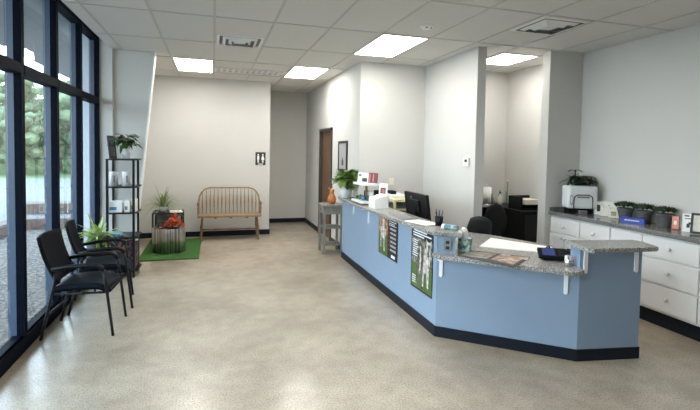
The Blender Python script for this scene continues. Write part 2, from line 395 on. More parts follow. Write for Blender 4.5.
def make_tree(h, cr, leafm, seed):
    random.seed(seed)
    root = thing('broadleaf_tree', 'tree', 'tree')
    b = B(); b.tube([(0, 0, -.3), (.1, 0, h*.3), (0, .1, h*.65)], .16, 7, .06)
    for k in range(5):
        a = k*1.26; b.tube([(0, 0, h*.35+k*.2), (math.cos(a)*cr*.5, math.sin(a)*cr*.5, h*.6+k*.15)], .06, 5, .02)
    part('trunk', b, 'bark', root)
    b = B(); cl = []
    for k in range(17):
        a = random.uniform(0, 6.28); rr = cr*random.uniform(0, .62)
        cl.append((math.cos(a)*rr, math.sin(a)*rr, h*random.uniform(.16, .88), cr*random.uniform(.26, .42)))
    for cx, cy, cz, cs in cl:
        b.ball((cx, cy, cz), cs*.6, cs*.6, cs*.52, 2, .12)
        for _ in range(150):
            d = V((random.gauss(0, 1), random.gauss(0, 1), random.gauss(0, 1))).normalized()
            p = V((cx, cy, cz))+V((d.x*cs, d.y*cs, d.z*cs*.85))*random.uniform(.7, 1.05)
            b.leaf(p, V((random.gauss(0, 1), random.gauss(0, 1), random.gauss(0, .5))), .30, .2, .2, 1)
    part('crown', b, leafm, root)
    return root
tp = [make_tree(5.2, 2.3, 'treeleaf', 1), make_tree(4.3, 2.2, 'treeleaf2', 2), make_tree(6.2, 2.6, 'treeleaf', 3)]
tl = ['dark green broadleaf tree on the grassy slope across the road', 'pale green bushy tree on the grassy slope across the road', 'tall dark green tree on the grassy slope across the road']
random.seed(9); spots = []
for row, y in enumerate((31.5, 37, 44, 52, 62)):
    n = 9
    for k in range(n):
        x = -.52*y+(.47*y)*k/(n-1)+random.uniform(-.7, .7)
        spots.append((x, y+random.uniform(-1.5, 1.5)))
usedt = [False]*3
for i, (x, y) in enumerate(spots):
    k = (i*7+i//9) % 3
    if not usedt[k]: o = tp[k]; usedt[k] = True
    else: o = dup(tp[k])
    o.location = (x, y, hill_z(x, y)-.1); o.rotation_euler = (0, 0, i*1.1); s = .8+.25*((i*37) % 10)/10; o.scale = (s, s, s*.95)
    o['label'] = tl[k]; o['group'] = tl[k].replace('tree', 'trees', 1)

# ---------------------------------------------------------------- ceiling lights and vents
def ceiling_light(x0, y0, label, w=.612, l=1.2, z=ZC):
    t = thing('ceiling_light', label, 'light', (x0+w/2, y0+l/2, z), 'flat ceiling light panels')
    b = B()
    for q in ((x0, x0+w, y0, y0+.03), (x0, x0+w, y0+l-.03, y0+l), (x0, x0+.03, y0+.03, y0+l-.03), (x0+w-.03, x0+w, y0+.03, y0+l-.03)):
        b.box(*q, z-.010, z-.001)
    part('light_frame', b, 'grid', t)
    part('diffuser', B().box(x0+.03, x0+w-.03, y0+.03, y0+l-.03, z-.007, z-.001), 'light', t)
X0 = .01; W = .612
ceiling_light(X0-W, 7.34, 'bright ceiling panel above the slanted wall end, left of the slotted return grille')
ceiling_light(X0+2*W, 7.34, 'bright ceiling panel at the mouth of the hallway, beyond the one above the desk')
ceiling_light(X0+3*W, 4.94, 'bright ceiling panel above the far half of the reception desk')
ceiling_light(X0+2*W, 2.54, 'bright ceiling panel cut by the top edge of the picture above the desk')
ceiling_light(3.70, 5.3, 'bright ceiling panel inside the back office', .6, .75)
ceiling_light(X0-W, .14, 'added ceiling panel for ambient light behind the viewer, unseen out of frame')  # unseen panel, added to lift the ambient light of the room

def ceiling_vent(cx, cy, s, label, sy=None):
    sy = sy or s
    t = thing('ceiling_vent', label, 'vent', (cx, cy, ZC), 'square ceiling air diffusers')
    part('duct_opening', B().box(cx-s/2+.03, cx+s/2-.03, cy-sy/2+.03, cy+sy/2-.03, ZC-.004, ZC-.001), 'ventd', t)
    for k, (q, dz) in enumerate(((1, .006), (.74, .022), (.48, .030))):
        b = B(); hx, hy, wd = s/2*q, sy/2*q, .035
        for (ax, ay, bx, by, nx_, ny_) in ((-hx, -hy, hx, -hy, 0, 1), (hx, -hy, hx, hy, -1, 0), (hx, hy, -hx, hy, 0, -1), (-hx, hy, -hx, -hy, 1, 0)):
            d = V((bx-ax, by-ay, 0)).normalized()
            o1, o2 = V((cx+ax, cy+ay, ZC-.004)), V((cx+bx, cy+by, ZC-.004))
            i1 = o1+V((nx_, ny_, 0))*wd+d*wd+V((0, 0, -dz)); i2 = o2+V((nx_, ny_, 0))*wd-d*wd+V((0, 0, -dz))
            b.poly([o1, o2, i2, i1]); b.poly([o1+V((0, 0, .003)), i1+V((0, 0, .003)), i2+V((0, 0, .003)), o2+V((0, 0, .003))])
        part('louvre_ring', b, 'ventw', t)
    part('centre_plate', B().box(cx-s*.13, cx+s*.13, cy-sy*.13, cy+sy*.13, ZC-.02, ZC-.016), 'ventw', t)
ceiling_vent(.316, 5.95, .56, 'white square air diffuser in the ceiling, above and before the bench')
ceiling_vent(3.38, 4.06, .56, 'grey stepped air diffuser in the ceiling near the office opening')
t = thing('return_grille', 'long white slotted return grille in the ceiling above the bench', 'vent', (.64, 8.3, ZC))
part('duct_opening', B().box(.06, 1.2, 7.98, 8.36, ZC-.003, ZC-.001), 'grid', t)
b = B()
for k in range(13): x = .04+k*.0975; b.box(x-.02, x+.02, 7.96, 8.38, ZC-.012, ZC-.002)
for y in (7.96, 8.14, 8.36): b.box(.02, 1.23, y-.01, y+.02, ZC-.012, ZC-.002)
part('grille_bars', b, 'ventw', t)
t = thing('ceiling_sensor', 'small round ceiling sensor with two dark eyes before the desk light', 'sensor', (2.19, 4.5, ZC))
part('sensor_base', B().lathe([(.075, 0), (.075, -.012), (.05, -.03), (0, -.03)], (2.19, 4.5, ZC), 24), 'white', t)
for s in (-.025, .025): part('sensor_eye', B().ball((2.19+s, 4.46, ZC-.026), .013, .013, .01, 1), 'ink', t)

# ---------------------------------------------------------------- reception desk
P0 = V((2.003, 3.786)); P1 = V((2.915, 3.025)); P2 = V((3.476, 2.938))
d01 = (P1-P0).normalized(); n01 = V((-.641, -.768))
desk = thing('reception_desk', 'long blue reception desk with grey speckled tops, bent across the room', 'desk', (2.4, 4.4, 0))
hw = .12
b = B(); b.prism([(P0.x, P0.y), (2.003, 7.03), (2.003+hw, 7.03), (2.003+hw, 4.2), (2.19, 3.9), (P0.x+d01.x*.165+.006, P0.y+d01.y*.165+.008), (P0.x+.002, P0.y+.003)], 0, .955)
part('side_panel', b, 'blue', desk, 'tall blue panel carrying two posters')
b = B(); ins = -n01*.04; q = [P0, P1, P1+ins, P0+ins]
b.prism([(P0.x+.002, P0.y), (P1.x, P1.y), (P1.x+.03, P1.y+.04), (P0.x+.06, P0.y+.02)], 0, .752)
part('front_panel', b, 'blue', desk, 'low blue angled panel')
part('end_panel', B().prism([(P1.x, P1.y), (P2.x, P2.y), (3.505, 3.09), (2.945, 3.165)], 0, .955), 'blue', desk, 'tall blue end pedestal')
# vinyl base
def basestrip(name, a, c, off=.010):
    a = V(a); c = V(c); d = (c-a).normalized(); n = V((d.y, -d.x))
    pts = [a-d*.0, c+d*.0, c+n*off+d*.006, a+n*off-d*.006]
    part(name, B().prism([(p.x, p.y) for p in pts], 0, .098), 'base', desk)
basestrip('kick_base', (2.003, 7.03), P0); basestrip('kick_base', P0, P1); basestrip('kick_base', P1, P2); basestrip('kick_base', P2, (3.505, 3.09))
# tops
part('transaction_top', B().prism([(1.945, 3.75), (2.165, 3.62), (2.26, 3.80), (2.24, 4.1), (2.20, 6.575), (2.122, 6.585), (2.122, 7.06), (1.96, 7.06), (1.90, 6.95), (1.875, 6.2), (1.90, 4.4)], .955, .99, .006), 'lam', desk)
def arc(c, r, a0, a1, n=6): return [(c[0]+r*math.cos(R(a0+(a1-a0)*i/n)), c[1]+r*math.sin(R(a0+(a1-a0)*i/n))) for i in range(n+1)]
f0 = P0+n01*.13+d01*.03; f1 = P1+n01*.155-d01*.02
low = [(1.955, 3.80), (f0.x+.005, f0.y+.02), (f0.x+.04, f0.y-.02), (2.74, 2.94), (2.80, 2.915), (2.86, 2.925), (2.905, 2.965), (2.93, 3.03), (2.945, 3.17), (3.14, 3.50), (3.34, 3.84), (3.06, 4.50), (2.78, 4.85), (2.78, 6.56), (2.13, 6.56), (2.13, 4.15), (2.195, 3.88), (2.15, 3.70), (2.01, 3.80)]

part('low_top', B().prism(low, .752, .788, .006), 'lam', desk)
part('end_top', B().prism([(2.885, 3.13), (2.825, 2.87), (2.85, 2.825), (3.43, 2.765), (3.465, 2.785), (3.53, 2.99), (3.51, 3.07), (2.95, 3.17), (2.90, 3.165)], .955, .99, .006), 'lam', desk)
part('return_panel', B().box(2.70, 2.74, 4.9, 6.5, 0, .752), 'dgrey', desk)
part('staff_panel', B().prism([(3.0, 3.24), (3.04, 3.22), (3.28, 3.74), (3.24, 3.76)], 0, .752), 'blue', desk)
# brackets : L of flat bar, leg on the panel face, arm under the top
def bracket(x, y, n, ztop, L=.17, arm=.1):
    n = V(n).normalized(); s = V((-n.y, n.x)); b = B()
    prof = [(-.016, 0), (.016, 0), (.016, -L+.016)]+[(.016*math.cos(R(a)), -L+.016-.016*math.sin(R(a))) for a in range(30, 180, 30)]+[(-.016, -L+.016)]
    t = bmesh.new()
    f = [t.verts.new((x+s.x*u+n.x*.014, y+s.y*u+n.y*.014, ztop+v)) for u, v in prof]
    g_ = [t.verts.new((x+s.x*u, y+s.y*u, ztop+v)) for u, v in prof]
    t.faces.new(f); t.faces.new(g_[::-1]); k = len(f)
    for i in range(k): t.faces.new((f[i], g_[i], g_[(i+1) % k], f[(i+1) % k]))
    bmesh.ops.recalc_face_normals(t, faces=t.faces); b.merge(t)
    b.obox((x+n.x*arm/2, y+n.y*arm/2, ztop-.007), n, arm/2, .016, .007)
    part('shelf_bracket', b, 'bracket', desk)
bracket(2.003, 6.40, (-1, 0), .955); bracket(2.003, 5.72, (-1, 0), .955, .2)
BR1 = P0+d01*.04; bracket(BR1.x, BR1.y, n01, .752, .185)
BR2 = P1-d01*.10; bracket(BR2.x, BR2.y, n01, .752, .2)
dn = (P2-P1).normalized(); nn = V((dn.y, -dn.x))
for k in (.045, .51): q = P1+dn*k; bracket(q.x, q.y, nn, .955, .215)

# outlet cover on the raised end of the side panel
e0 = V((P0.x, P0.y)); ed = d01; en = V((ed.y, -ed.x))
def on_end(u, z, o=0): q = e0+ed*u+en*o; return V((q.x, q.y, z))
t = thing('outlet_plate', 'grey double outlet plate on the raised blue end, left of the tissue box', 'outlet', on_end(.115, .80))
b = B(); q = on_end(.095, .87, .003); b.obox(q, ed, .036, .004, .055, .002); part('cover_plate', b, 'inkg', t)
for z in (.845, .895): b = B(); q = on_end(.095, z, .008); b.obox(q, ed, .016, .002, .014); part('socket', b, 'dgrey', t)

# ---------------------------------------------------------------- posters on the desk
def poster(y0, y1, z0, z1, kind, label):
    t = thing('poster', label, 'poster', (2.0, (y0+y1)/2, z0), 'posters taped to the desk')
    x = 2.001
    def pb(name, a, c, e, f, m, k=1, lab=None): part(name, B().box(x-.001-.0012*k, x-.0012*(k-1)-.001+.0003, a, c, e, f), m, t, lab)
    def blob(name, pts, m, k):
        bb_ = B(); tt = bmesh.new(); xx = x-.001-.0012*k
        fr = [tt.verts.new((xx, yy, zz)) for yy, zz in pts]; bk = [tt.verts.new((xx+.0012, yy, zz)) for yy, zz in pts]
        tt.faces.new(fr); tt.faces.new(bk[::-1]); n = len(pts)
        for i in range(n): tt.faces.new((fr[i], bk[i], bk[(i+1) % n], fr[(i+1) % n]))
        bmesh.ops.recalc_face_normals(tt, faces=tt.faces); bb_.merge(tt); part(name, bb_, m, t)
    W_ = y1-y0; Hh = z1-z0
    F = lambda u, v: (y1-u*W_, z0+v*Hh)            # u to the right in the picture, v up
    if kind == 1:
        pb('sheet', y0, y1, z0, z1, 'ink')
        pb('photo_background', y1-W_*.5, y1, z0, z1, 'grassph', 2)
        blob('printed_sky', [F(0, .55), F(.5, .55), F(.5, 1), F(0, 1)], 'furb', 3)
        blob('printed_dog', [F(.12, .18), F(.17, .18), F(.18, .45), F(.27, .42), F(.30, .12), F(.36, .12), F(.37, .45), F(.42, .62), F(.40, .78), F(.34, .92), F(.26, .97), F(.16, .92), F(.10, .72), F(.12, .5)], 'furw', 4)
        blob('printed_dog_ear', [F(.12, .7), F(.2, .74), F(.2, .93), F(.12, .93), F(.08, .82)], 'furb', 5)
        blob('printed_dog_ear', [F(.34, .7), F(.42, .68), F(.44, .8), F(.38, .93), F(.32, .93)], 'furb', 5)
        b2 = B()
        for k, v in enumerate((.93, .88, .84)): b2.box(x-.0048, x-.0028, y1-W_*(.93-.08*(k % 2)), y1-W_*.56, z0+Hh*v, z0+Hh*(v+.014))
        for k in range(6):
            v = .74-.105*k
            for dv in (0, .028): b2.box(x-.0048, x-.0028, y1-W_*.92, y1-W_*.64, z0+Hh*(v+dv), z0+Hh*(v+dv+.009))
        b2.box(x-.0048, x-.0028, y1-W_*.88, y1-W_*.7, z0+Hh*.05, z0+Hh*.12)
        part('printed_lines', b2, 'bracket', t)
        b3 = B()
        for k in range(6): b3.ball((x-.003, y1-W_*.57, z0+Hh*(.76-.105*k)), .002, .012, .012, 1)
        part('printed_bullets', b3, 'redfl', t)
    else:
        pb('sheet', y0, y1, z0, z1, 'ink')
        pb('photo_background', y0+.015, y1-.015, z0+Hh*.42, z0+Hh*.84, 'barnph', 1.6)
        pb('photo_foreground', y0+.015, y1-.015, z0+.02, z0+Hh*.42, 'grassph', 2)
        blob('printed_goat', [F(.30, .08), F(.36, .08), F(.38, .3), F(.5, .32), F(.52, .05), F(.58, .05), F(.6, .45), F(.58, .62), F(.48, .78), F(.42, .82), F(.36, .7), F(.30, .5)], 'furd', 3)
        blob('printed_dog', [F(.56, .1), F(.61, .1), F(.64, .32), F(.74, .34), F(.78, .12), F(.84, .12), F(.86, .45), F(.92, .6), F(.9, .78), F(.95, .88), F(.86, .84), F(.78, .84), F(.70, .88), F(.72, .76), F(.62, .64)], 'furw', 4)
        blob('printed_blaze', [F(.42, .3), F(.47, .28), F(.5, .55), F(.48, .75), F(.44, .72)], 'furw', 4)
        blob('printed_mask', [F(.78, .62), F(.82, .6), F(.86, .66), F(.88, .8), F(.8, .8)], 'furd', 5)
        b2 = B()
        for k, (v, u0, u1) in enumerate(((.945, .12, .72), (.905, .08, .92), (.865, .1, .6))): b2.box(x-.0048, x-.0028, y1-W_*u1, y1-W_*u0, z0+Hh*v, z0+Hh*(v+.02))
        part('printed_heading', b2, 'bracket', t); b2 = B()
        for k in range(8):
            v = .79-.036*k; b2.box(x-.0048, x-.0028, y1-W_*(.34-.03*(k % 3)), y1-W_*.08, z0+Hh*v, z0+Hh*(v+.011))
        part('printed_lines', b2, 'bracket', t); b2 = B()
        for k in range(4):
            v = .2-.036*k; b2.box(x-.0048, x-.0028, y1-W_*.25, y1-W_*.08, z0+Hh*v, z0+Hh*(v+.012))
        part('printed_lines', b2, 'bracket', t)
poster(4.72, 5.33, .46, .93, 1, 'poster of a dog beside a black text column, farther one on the desk')
poster(3.86, 4.35, .325, .95, 2, 'black headed poster with pale and dark animals, nearer one at the desk corner')

# ---------------------------------------------------------------- things on the transaction top
ZT = .991
def leaf_plant(t, c, n, L, w, m, spread=1, up=.5, droop=.5, name='leaves', shape='oval', stems=True, rmin=.3, hfun=None):
    b = B(); sb = B()
    for i in range(n):
        a = i*2.399+random.uniform(-.3, .3); e = random.uniform(0, 1)
        h = up*(.25+.75*e); rr = spread*(rmin+(1-rmin)*random.random())*(.6+.6*(1-e))
        p = V((c[0]+math.cos(a)*rr, c[1]+math.sin(a)*rr, c[2]+h))
        if stems: sb.tube([(c[0], c[1], c[2]-.02), (c[0]+math.cos(a)*rr*.5, c[1]+math.sin(a)*rr*.5, c[2]+h*.75), p], .003, 5, .002)
        b.leaf(p, (math.cos(a+random.uniform(-.5, .5)), math.sin(a+random.uniform(-.5, .5)), random.uniform(-.5, .7)), L*random.uniform(.7, 1.15), w*random.uniform(.8, 1.1), droop, 4, .12, shape)
    o = part(name, b, m, t)
    if stems: part('stems', sb, 'stem', t)
    else: sb.bm.free()
    return o
def strap_plant(t, c, n, L, w, m, e0=.5, e1=1.3, droop=.8, name='leaves'):
    b = B()
    for i in range(n):
        a = i*2.399; e = random.uniform(e0, e1)
        b.leaf((c[0]+.01*math.cos(a), c[1]+.01*math.sin(a), c[2]), (math.cos(a)*math.cos(e), math.sin(a)*math.cos(e), math.sin(e)), L*random.uniform(.65, 1.1), w, droop*random.uniform(.4, 1.2), 7, .2, 'strap')
    return part(name, b, m, t)
def pot_prof(r0, r1, h): return [(r0, 0), (r1, h), (r1*.9, h), (r1*.86, h*.86), (0, h*.86)]

random.seed(21)
t = thing('potted_pothos', 'leafy green pothos in a white pot at the far end of the reception desk', 'plant', (1.99, 6.80, ZT))
part('pot', B().lathe(pot_prof(.085, .105, .16), (1.99, 6.80, ZT), 28), 'ceram', t)
part('soil', B().lathe([(.09, 0), (.085, .012), (0, .015)], (1.99, 6.80, ZT+.136)), 'soil', t)
leaf_plant(t, (1.97, 6.66, ZT+.15), 130, .15, .115, 'leafm', .15, .27, .3, rmin=.05)
b = B(); b.leaf((2.02, 6.66, ZT+.34), (.7, -.1, .6), .2, .07, .1, 5, .2)
part('tall_leaf', b, 'leafm', t)

for o in bpy.data.objects:
    if o.parent == t:
        for v in o.data.vertices: v.co.x = min(v.co.x, 2.118-t.location.x)
t = thing('display_tray_stand', 'white two-tier tray stand on the desk between the pothos and the white box', 'stand', (2.07, 6.12, ZT))
part('lower_tray', B().box(1.92, 2.18, 5.82, 6.28, ZT+.012, ZT+.045, .008), 'white', t)
part('foot', B().box(1.97, 2.13, 5.9, 6.2, ZT, ZT+.012), 'ink', t)
part('post', B().tube([(2.07, 6.05, ZT+.045), (2.07, 6.05, 1.245)], .018, 12), 'oakd', t, 'dark brown post')
part('upper_tray', B().box(1.94, 2.18, 5.84, 6.28, 1.245, 1.275, .006), 'white', t)
def tilt_card(name, c, ax, w, h, th, m, label, cat, lean=.15, deco=None, group=None):
    """card standing on its lower edge, facing the side of ax's right-hand normal"""
    a = V((ax[0], ax[1], 0)).normalized(); n = V((a.y, -a.x, 0)); u = (V((0, 0, 1))-n*lean).normalized(); nn_ = a.cross(u)
    o = V(c); bx = Matrix(((a.x, nn_.x, u.x, o.x), (a.y, nn_.y, u.y, o.y), (a.z, nn_.z, u.z, o.z+th*.2), (0, 0, 0, 1)))
    t_ = thing(name, label, cat, c, group)
    part('card', B().box(-w/2, w/2, -th/2, th/2, 0, h, 0, bx), m, t_)
    for nm, (u0, u1, v0, v1), mm in (deco or []):
        part(nm, B().box((u0-.5)*w, (u1-.5)*w, th/2-.001, th/2+.0018, v0*h, v1*h, 0, bx), mm, t_)
    return t_
# items on the upper tray
tilt_card('leaflet_card', (2.02, 6.08, 1.276), (.6, -.8), .17, .14, .012, 'paper', 'white card with grey picture standing on the upper display tray', 'card', .15,
          [('printed_picture', (.45, .95, .08, .45), 'ink'), ('printed_picture', (.1, .35, .6, .85), 'inkg')])
tilt_card('leaflet_card', (2.12, 5.93, 1.276), (.6, -.8), .14, .14, .02, 'maroon', 'maroon printed card standing at the right of the upper display tray', 'card', .1,
          [('pale_stripe', (.1, .2, .1, .9), 'pink'), ('pale_stripe', (.5, .62, .1, .9), 'pink')])
cols = ['leafd', 'bluecan', 'leafm', 'bluesign', 'bluecan', 'leafd']
nm = ['green', 'light blue', 'bright green', 'deep blue', 'pale blue', 'dark green']
for k in range(6):
    y = 6.23-.06*k; z = ZT+.0452
    h = .05+.012*(k % 3)
    b = B(); b.lathe([(.022, 0), (.026, h*.3), (.024, h*.7), (.012, h*.9), (.012, h), (0, h)], (2.0+.05*(k % 2), y, z), 14)
    single('small_jar', b, cols[k], '%s small jar in the lower display tray, number %s from the pothos' % (nm[k], ['one', 'two', 'three', 'four', 'five', 'six'][k]), 'jar', 'small jars in the lower tray')
single('leaflet_box', B().box(2.10, 2.16, 6.18, 6.25, ZT+.046, ZT+.16, .003), 'ink', 'black leaflet box standing in the lower display tray', 'box')
single('leaflet_box', B().box(2.10, 2.16, 6.02, 6.14, ZT+.046, ZT+.155, .003), 'paper', 'white leaflet box standing in the lower display tray', 'box')

t = thing('suggestion_box', 'white slope-topped box on the desk beside the tray stand', 'box', (2.06, 5.58, ZT))
b = B(); tt = bmesh.new()
prof = [(1.96, 0), (2.15, 0), (2.15, .16), (2.08, .16), (1.96, .125)]
A = [tt.verts.new((x, 5.40, ZT+z)) for x, z in prof]; Bv = [tt.verts.new((x, 5.63, ZT+z)) for x, z in prof]
tt.faces.new(A); tt.faces.new(Bv[::-1])
for i in range(5): tt.faces.new((A[i], Bv[i], Bv[(i+1) % 5], A[(i+1) % 5]))
bmesh.ops.recalc_face_normals(tt, faces=tt.faces); bmesh.ops.bevel(tt, geom=tt.edges[:], offset=.006, segments=2, affect='EDGES'); b.merge(tt)
part('box_body', b, 'paper', t)
part('slot', B().box(2.10, 2.11, 5.44, 5.59, ZT+.159, ZT+.1615), 'ink', t)
tilt_card('table_sign', (2.12, 5.53, ZT+.163), (.55, -.83), .13, .15, .008, 'paper', 'white card sign with a reddish picture on top of the white box', 'sign', .08,
          [('printed_picture', (.18, .82, .12, .62), 'maroon'), ('printed_picture', (.35, .7, .2, .5), 'pink')])
# paper sheets on the top
single('paper_sheet', B().obox((2.08, 4.27, ZT+.002), (.28, -1), .17, .10, .0015), 'paper', 'white paper sheet on the desk top by the monitor', 'paper')
single('brochure', B().obox((2.06, 4.75, ZT+.002), (.05, 1), .2, .08, .0015), 'inkg', 'grey printed brochure on the desk top before the monitor', 'brochure')
# pen cup
t = thing('pen_cup', 'black mesh pen cup with pens on the near end of the tall desk top', 'pen cup', (2.20, 4.12, ZT))
part('cup', B().lathe([(.038, 0), (.042, .09), (.037, .09), (.035, .02), (0, .02)], (2.17, 4.08, ZT), 20), 'black', t)
random.seed(3)
for k in range(6):
    a = k*1.05; b = B(); b.tube([(2.17+.012*math.cos(a), 4.08+.012*math.sin(a), ZT+.02), (2.17+.04*math.cos(a), 4.08+.04*math.sin(a), ZT+.14+.012*(k % 3))], .0045, 6)
    part('pen', b, ['black', 'inkg', 'maroon', 'black', 'bluesign', 'inkg'][k], t)
# rolled wipes tube
t = thing('patterned_tube', 'white and green patterned tube lying on the near end of the tall desk top', 'tube', (2.14, 3.83, ZT))
part('tube_body', B().lathe([(.0, -.065), (.022, -.065), (.025, -.058), (.025, .06), (.022, .065), (0, .065)], (0, 0, 0), 18, Matrix.Translation((2.15, 3.80, ZT+.028)) @ Matrix.Rotation(R(-55), 4, 'Z') @ Matrix.Rotation(R(90), 4, 'Y')), 'tissuebox', t)
part('tube_cap', B().lathe([(.0, -.09), (.025, -.09), (.027, -.08), (.027, -.065), (0, -.065)], (0, 0, 0), 18, Matrix.Translation((2.15, 3.80, ZT+.028)) @ Matrix.Rotation(R(-55), 4, 'Z') @ Matrix.Rotation(R(90), 4, 'Y')), 'paper', t)

# ---------------------------------------------------------------- things on the low top
ZL = .789
t = thing('tissue_box', 'square teal patterned tissue box on the low counter', 'tissue box', (2.30, 3.80, ZL))
part('carton', B().obox((2.30, 3.80, ZL+.062), d01, .057, .057, .062, .003), 'tissuebox', t)
b = B(); tt = bmesh.new(); rings = []
for k, (rr, z) in enumerate([(.018, 0), (.030, .03), (.034, .06), (.026, .09), (.008, .105)]):
    rings.append([tt.verts.new((2.295+rr*(1+.35*math.sin(3*a_+k))*math.cos(a_)-.008*k*.5, 3.80+rr*.7*(1+.3*math.cos(2*a_+k))*math.sin(a_), ZL+.122+z)) for a_ in [2*math.pi*i/14 for i in range(14)]])
for A_, B_ in zip(rings, rings[1:]):
    for i in range(14): f = tt.faces.new((A_[i], A_[(i+1) % 14], B_[(i+1) % 14], B_[i])); f.smooth = True
tt.faces.new(rings[-1]); b.merge(tt); part('tissue', b, 'paper', t)

t = thing('counter_mat', 'dark printed photo mat lying on the front edge of the low counter', 'mat', (2.42, 3.42, ZL))
b = B(); b.prism([(2.119, 3.640), (2.350, 3.813), (2.745, 3.428), (2.369, 3.149)][::1], ZL, ZL+.004); part('mat_sheet', b, 'ink', t)
b = B(); b.prism([(2.147, 3.631), (2.340, 3.775), (2.513, 3.602), (2.311, 3.457)], ZL+.004, ZL+.0052); part('printed_photo', b, 'matphoto', t)
b = B(); b.prism([(2.340, 3.428), (2.533, 3.573), (2.687, 3.428), (2.407, 3.216)], ZL+.004, ZL+.0052); part('printed_photo', b, 'tan', t)
b = B(); b.prism([(2.504, 3.544), (2.562, 3.582), (2.610, 3.525), (2.562, 3.496)], ZL+.0052, ZL+.0062); b.prism([(2.619, 3.370), (2.687, 3.419), (2.725, 3.409), (2.629, 3.322)], ZL+.0052, ZL+.0062); part('printed_patch', b, 'furw', t)
single('desk_pad', B().prism([(2.542, 3.929), (2.918, 4.295), (3.255, 3.736), (3.005, 3.563)], ZL, ZL+.008), 'paper', 'large white paper pad on the staff side of the low counter', 'paper pad')
# card terminal
t = thing('card_terminal', 'black signature pad with blue screen on the low counter', 'terminal', (2.98, 3.42, ZL))
tx = V((3.14-2.80, 3.25-3.43)).normalized(); cen = V((2.895, 3.285))
mt = Matrix.Translation((cen.x, cen.y, ZL+.05)) @ Matrix.Rotation(math.atan2(tx.y, tx.x), 4, 'Z') @ Matrix.Rotation(R(36), 4, 'X')
part('housing', B().box(-.15, .15, -.055, .05, 0, .032, .006, mt), 'black', t)
part('screen', B().box(-.115, -.01, -.04, .042, .0318, .0335, 0, mt), 'screen', t)
b = B()
for i in range(4):
    for j in range(3): b.box(.02+i*.026, .038+i*.026, -.04+j*.028, -.022+j*.028, .0318, .036, 0, mt)
part('keys', b, 'dgrey', t)
part('stand_foot', B().box(-.11, .11, .0, .05, -.004, .022, 0, Matrix.Translation((cen.x, cen.y, ZL+.005)) @ Matrix.Rotation(math.atan2(tx.y, tx.x), 4, 'Z')), 'black', t)
part('cable', B().tube([(2.93, 3.34, ZL+.06), (2.90, 3.41, ZL+.09), (2.98, 3.47, ZL+.08), (3.03, 3.46, ZL+.02), (3.10, 3.54, ZL+.007)], .006, 6), 'black', t)
# little tin of pins
t = thing('sample_jar', 'small clear jar of coloured packets beside the signature pad', 'jar', (2.87, 3.10, ZL))
part('jar_wall', B().lathe([(.035, 0), (.037, .055), (.034, .055), (.033, .004), (0, .004)], (2.87, 3.10, ZL), 20), 'chrome', t)
random.seed(5)
for k in range(7):
    a = k*.9; b = B(); b.obox((2.87+.016*math.cos(a), 3.10+.016*math.sin(a), ZL+.055), (math.cos(a*2), math.sin(a*2)), .016, .004, .03)
    part('packet', b, ['bluesign', 'paper', 'redfl', 'paper', 'bluecan', 'paper', 'pink'][k], t)
single('cable_reel', B().lathe([(.03, 0), (.03, .03), (.015, .045), (0, .045)], (3.06, 3.36, ZL), 18), 'black', 'small black puck with cord behind the packet jar', 'puck')

# monitor
t = thing('computer_monitor', 'black computer monitor seen from behind on the staff side of the desk', 'monitor', (2.42, 5.05, ZL))
ma = V((.03, -1, 0)).normalized(); c = V((2.45, 5.16))
mtx = Matrix.Translation((c.x, c.y, 0)) @ Matrix.Rotation(math.atan2(ma.y, ma.x), 4, 'Z') @ Matrix.Translation((0, 0, .95)) @ Matrix.Rotation(R(8), 4, 'X') @ Matrix.Translation((0, 0, -.95))
part('screen_housing', B().box(-.30, .30, -.02, .02, .87, 1.215, .006, mtx), 'black', t)
part('display', B().box(-.285, .285, .0195, .022, .89, 1.20, 0, mtx), 'ink', t)
b = B(); 
part('back_cover', B().box(-.13, .13, -.045, -.018, .98, 1.14, .01, mtx), 'black', t)
part('maker_mark', B().lathe([(.012, 0), (.012, .003), (0, .003)], (0, 0, 0), 16, mtx @ Matrix.Translation((-.10, -.021, 1.16)) @ Matrix.Rotation(R(90), 4, 'X')), 'inkg', t)
part('stand', B().box(-.03, .03, -.09, -.06, .0, 1.1, .005, Matrix.Translation((c.x, c.y, 0)) @ Matrix.Rotation(math.atan2(ma.y, ma.x), 4, 'Z') @ Matrix.Translation((0, .03, ZL)) @ Matrix.Scale(.3, 4, (0, 0, 1))), 'black', t)
part('stand_foot', B().box(-.11, .11, -.12, .06, ZL, ZL+.015, .005, Matrix.Translation((c.x, c.y, 0)) @ Matrix.Rotation(math.atan2(ma.y, ma.x), 4, 'Z')), 'black', t)

# yellow paper sorter + flat device behind
t = thing('letter_tray', 'pale yellow open letter tray behind the tall desk top', 'letter tray', (2.5, 6.0, ZL))
b = B()
for xx in (2.36, 2.63):
    for yy in (5.72, 6.42): b.box(xx, xx+.03, yy, yy+.04, ZL, 1.04, .004)
b.box(2.36, 2.66, 5.72, 6.46, 1.035, 1.07, .004); b.box(2.36, 2.66, 5.72, 6.46, ZL, ZL+.02); b.box(2.36, 2.66, 5.75, 6.42, .915, .93)
part('tray_frame', b, 'yellow', t); part('back_board', B().box(2.63, 2.65, 5.76, 6.42, ZL+.02, 1.035), 'inkg', t)
single('paper_stack', B().box(2.40, 2.62, 5.85, 6.3, .9305, .965, .003), 'inkg', 'grey folder stack inside the yellow letter tray', 'folders')
single('document_scanner', B().box(2.38, 2.64, 5.85, 6.35, 1.071, 1.115, .01), 'white', 'flat white scanner resting on top of the yellow letter tray', 'scanner')
single('stapler', B().box(2.42, 2.50, 5.98, 6.14, 1.116, 1.165, .012), 'black', 'small black stapler on the white scanner', 'stapler')
single('phone_dock', B().box(2.36, 2.50, 6.50, 6.56, ZL, 1.13, .01), 'black', 'black upright phone dock beyond the letter tray', 'phone')
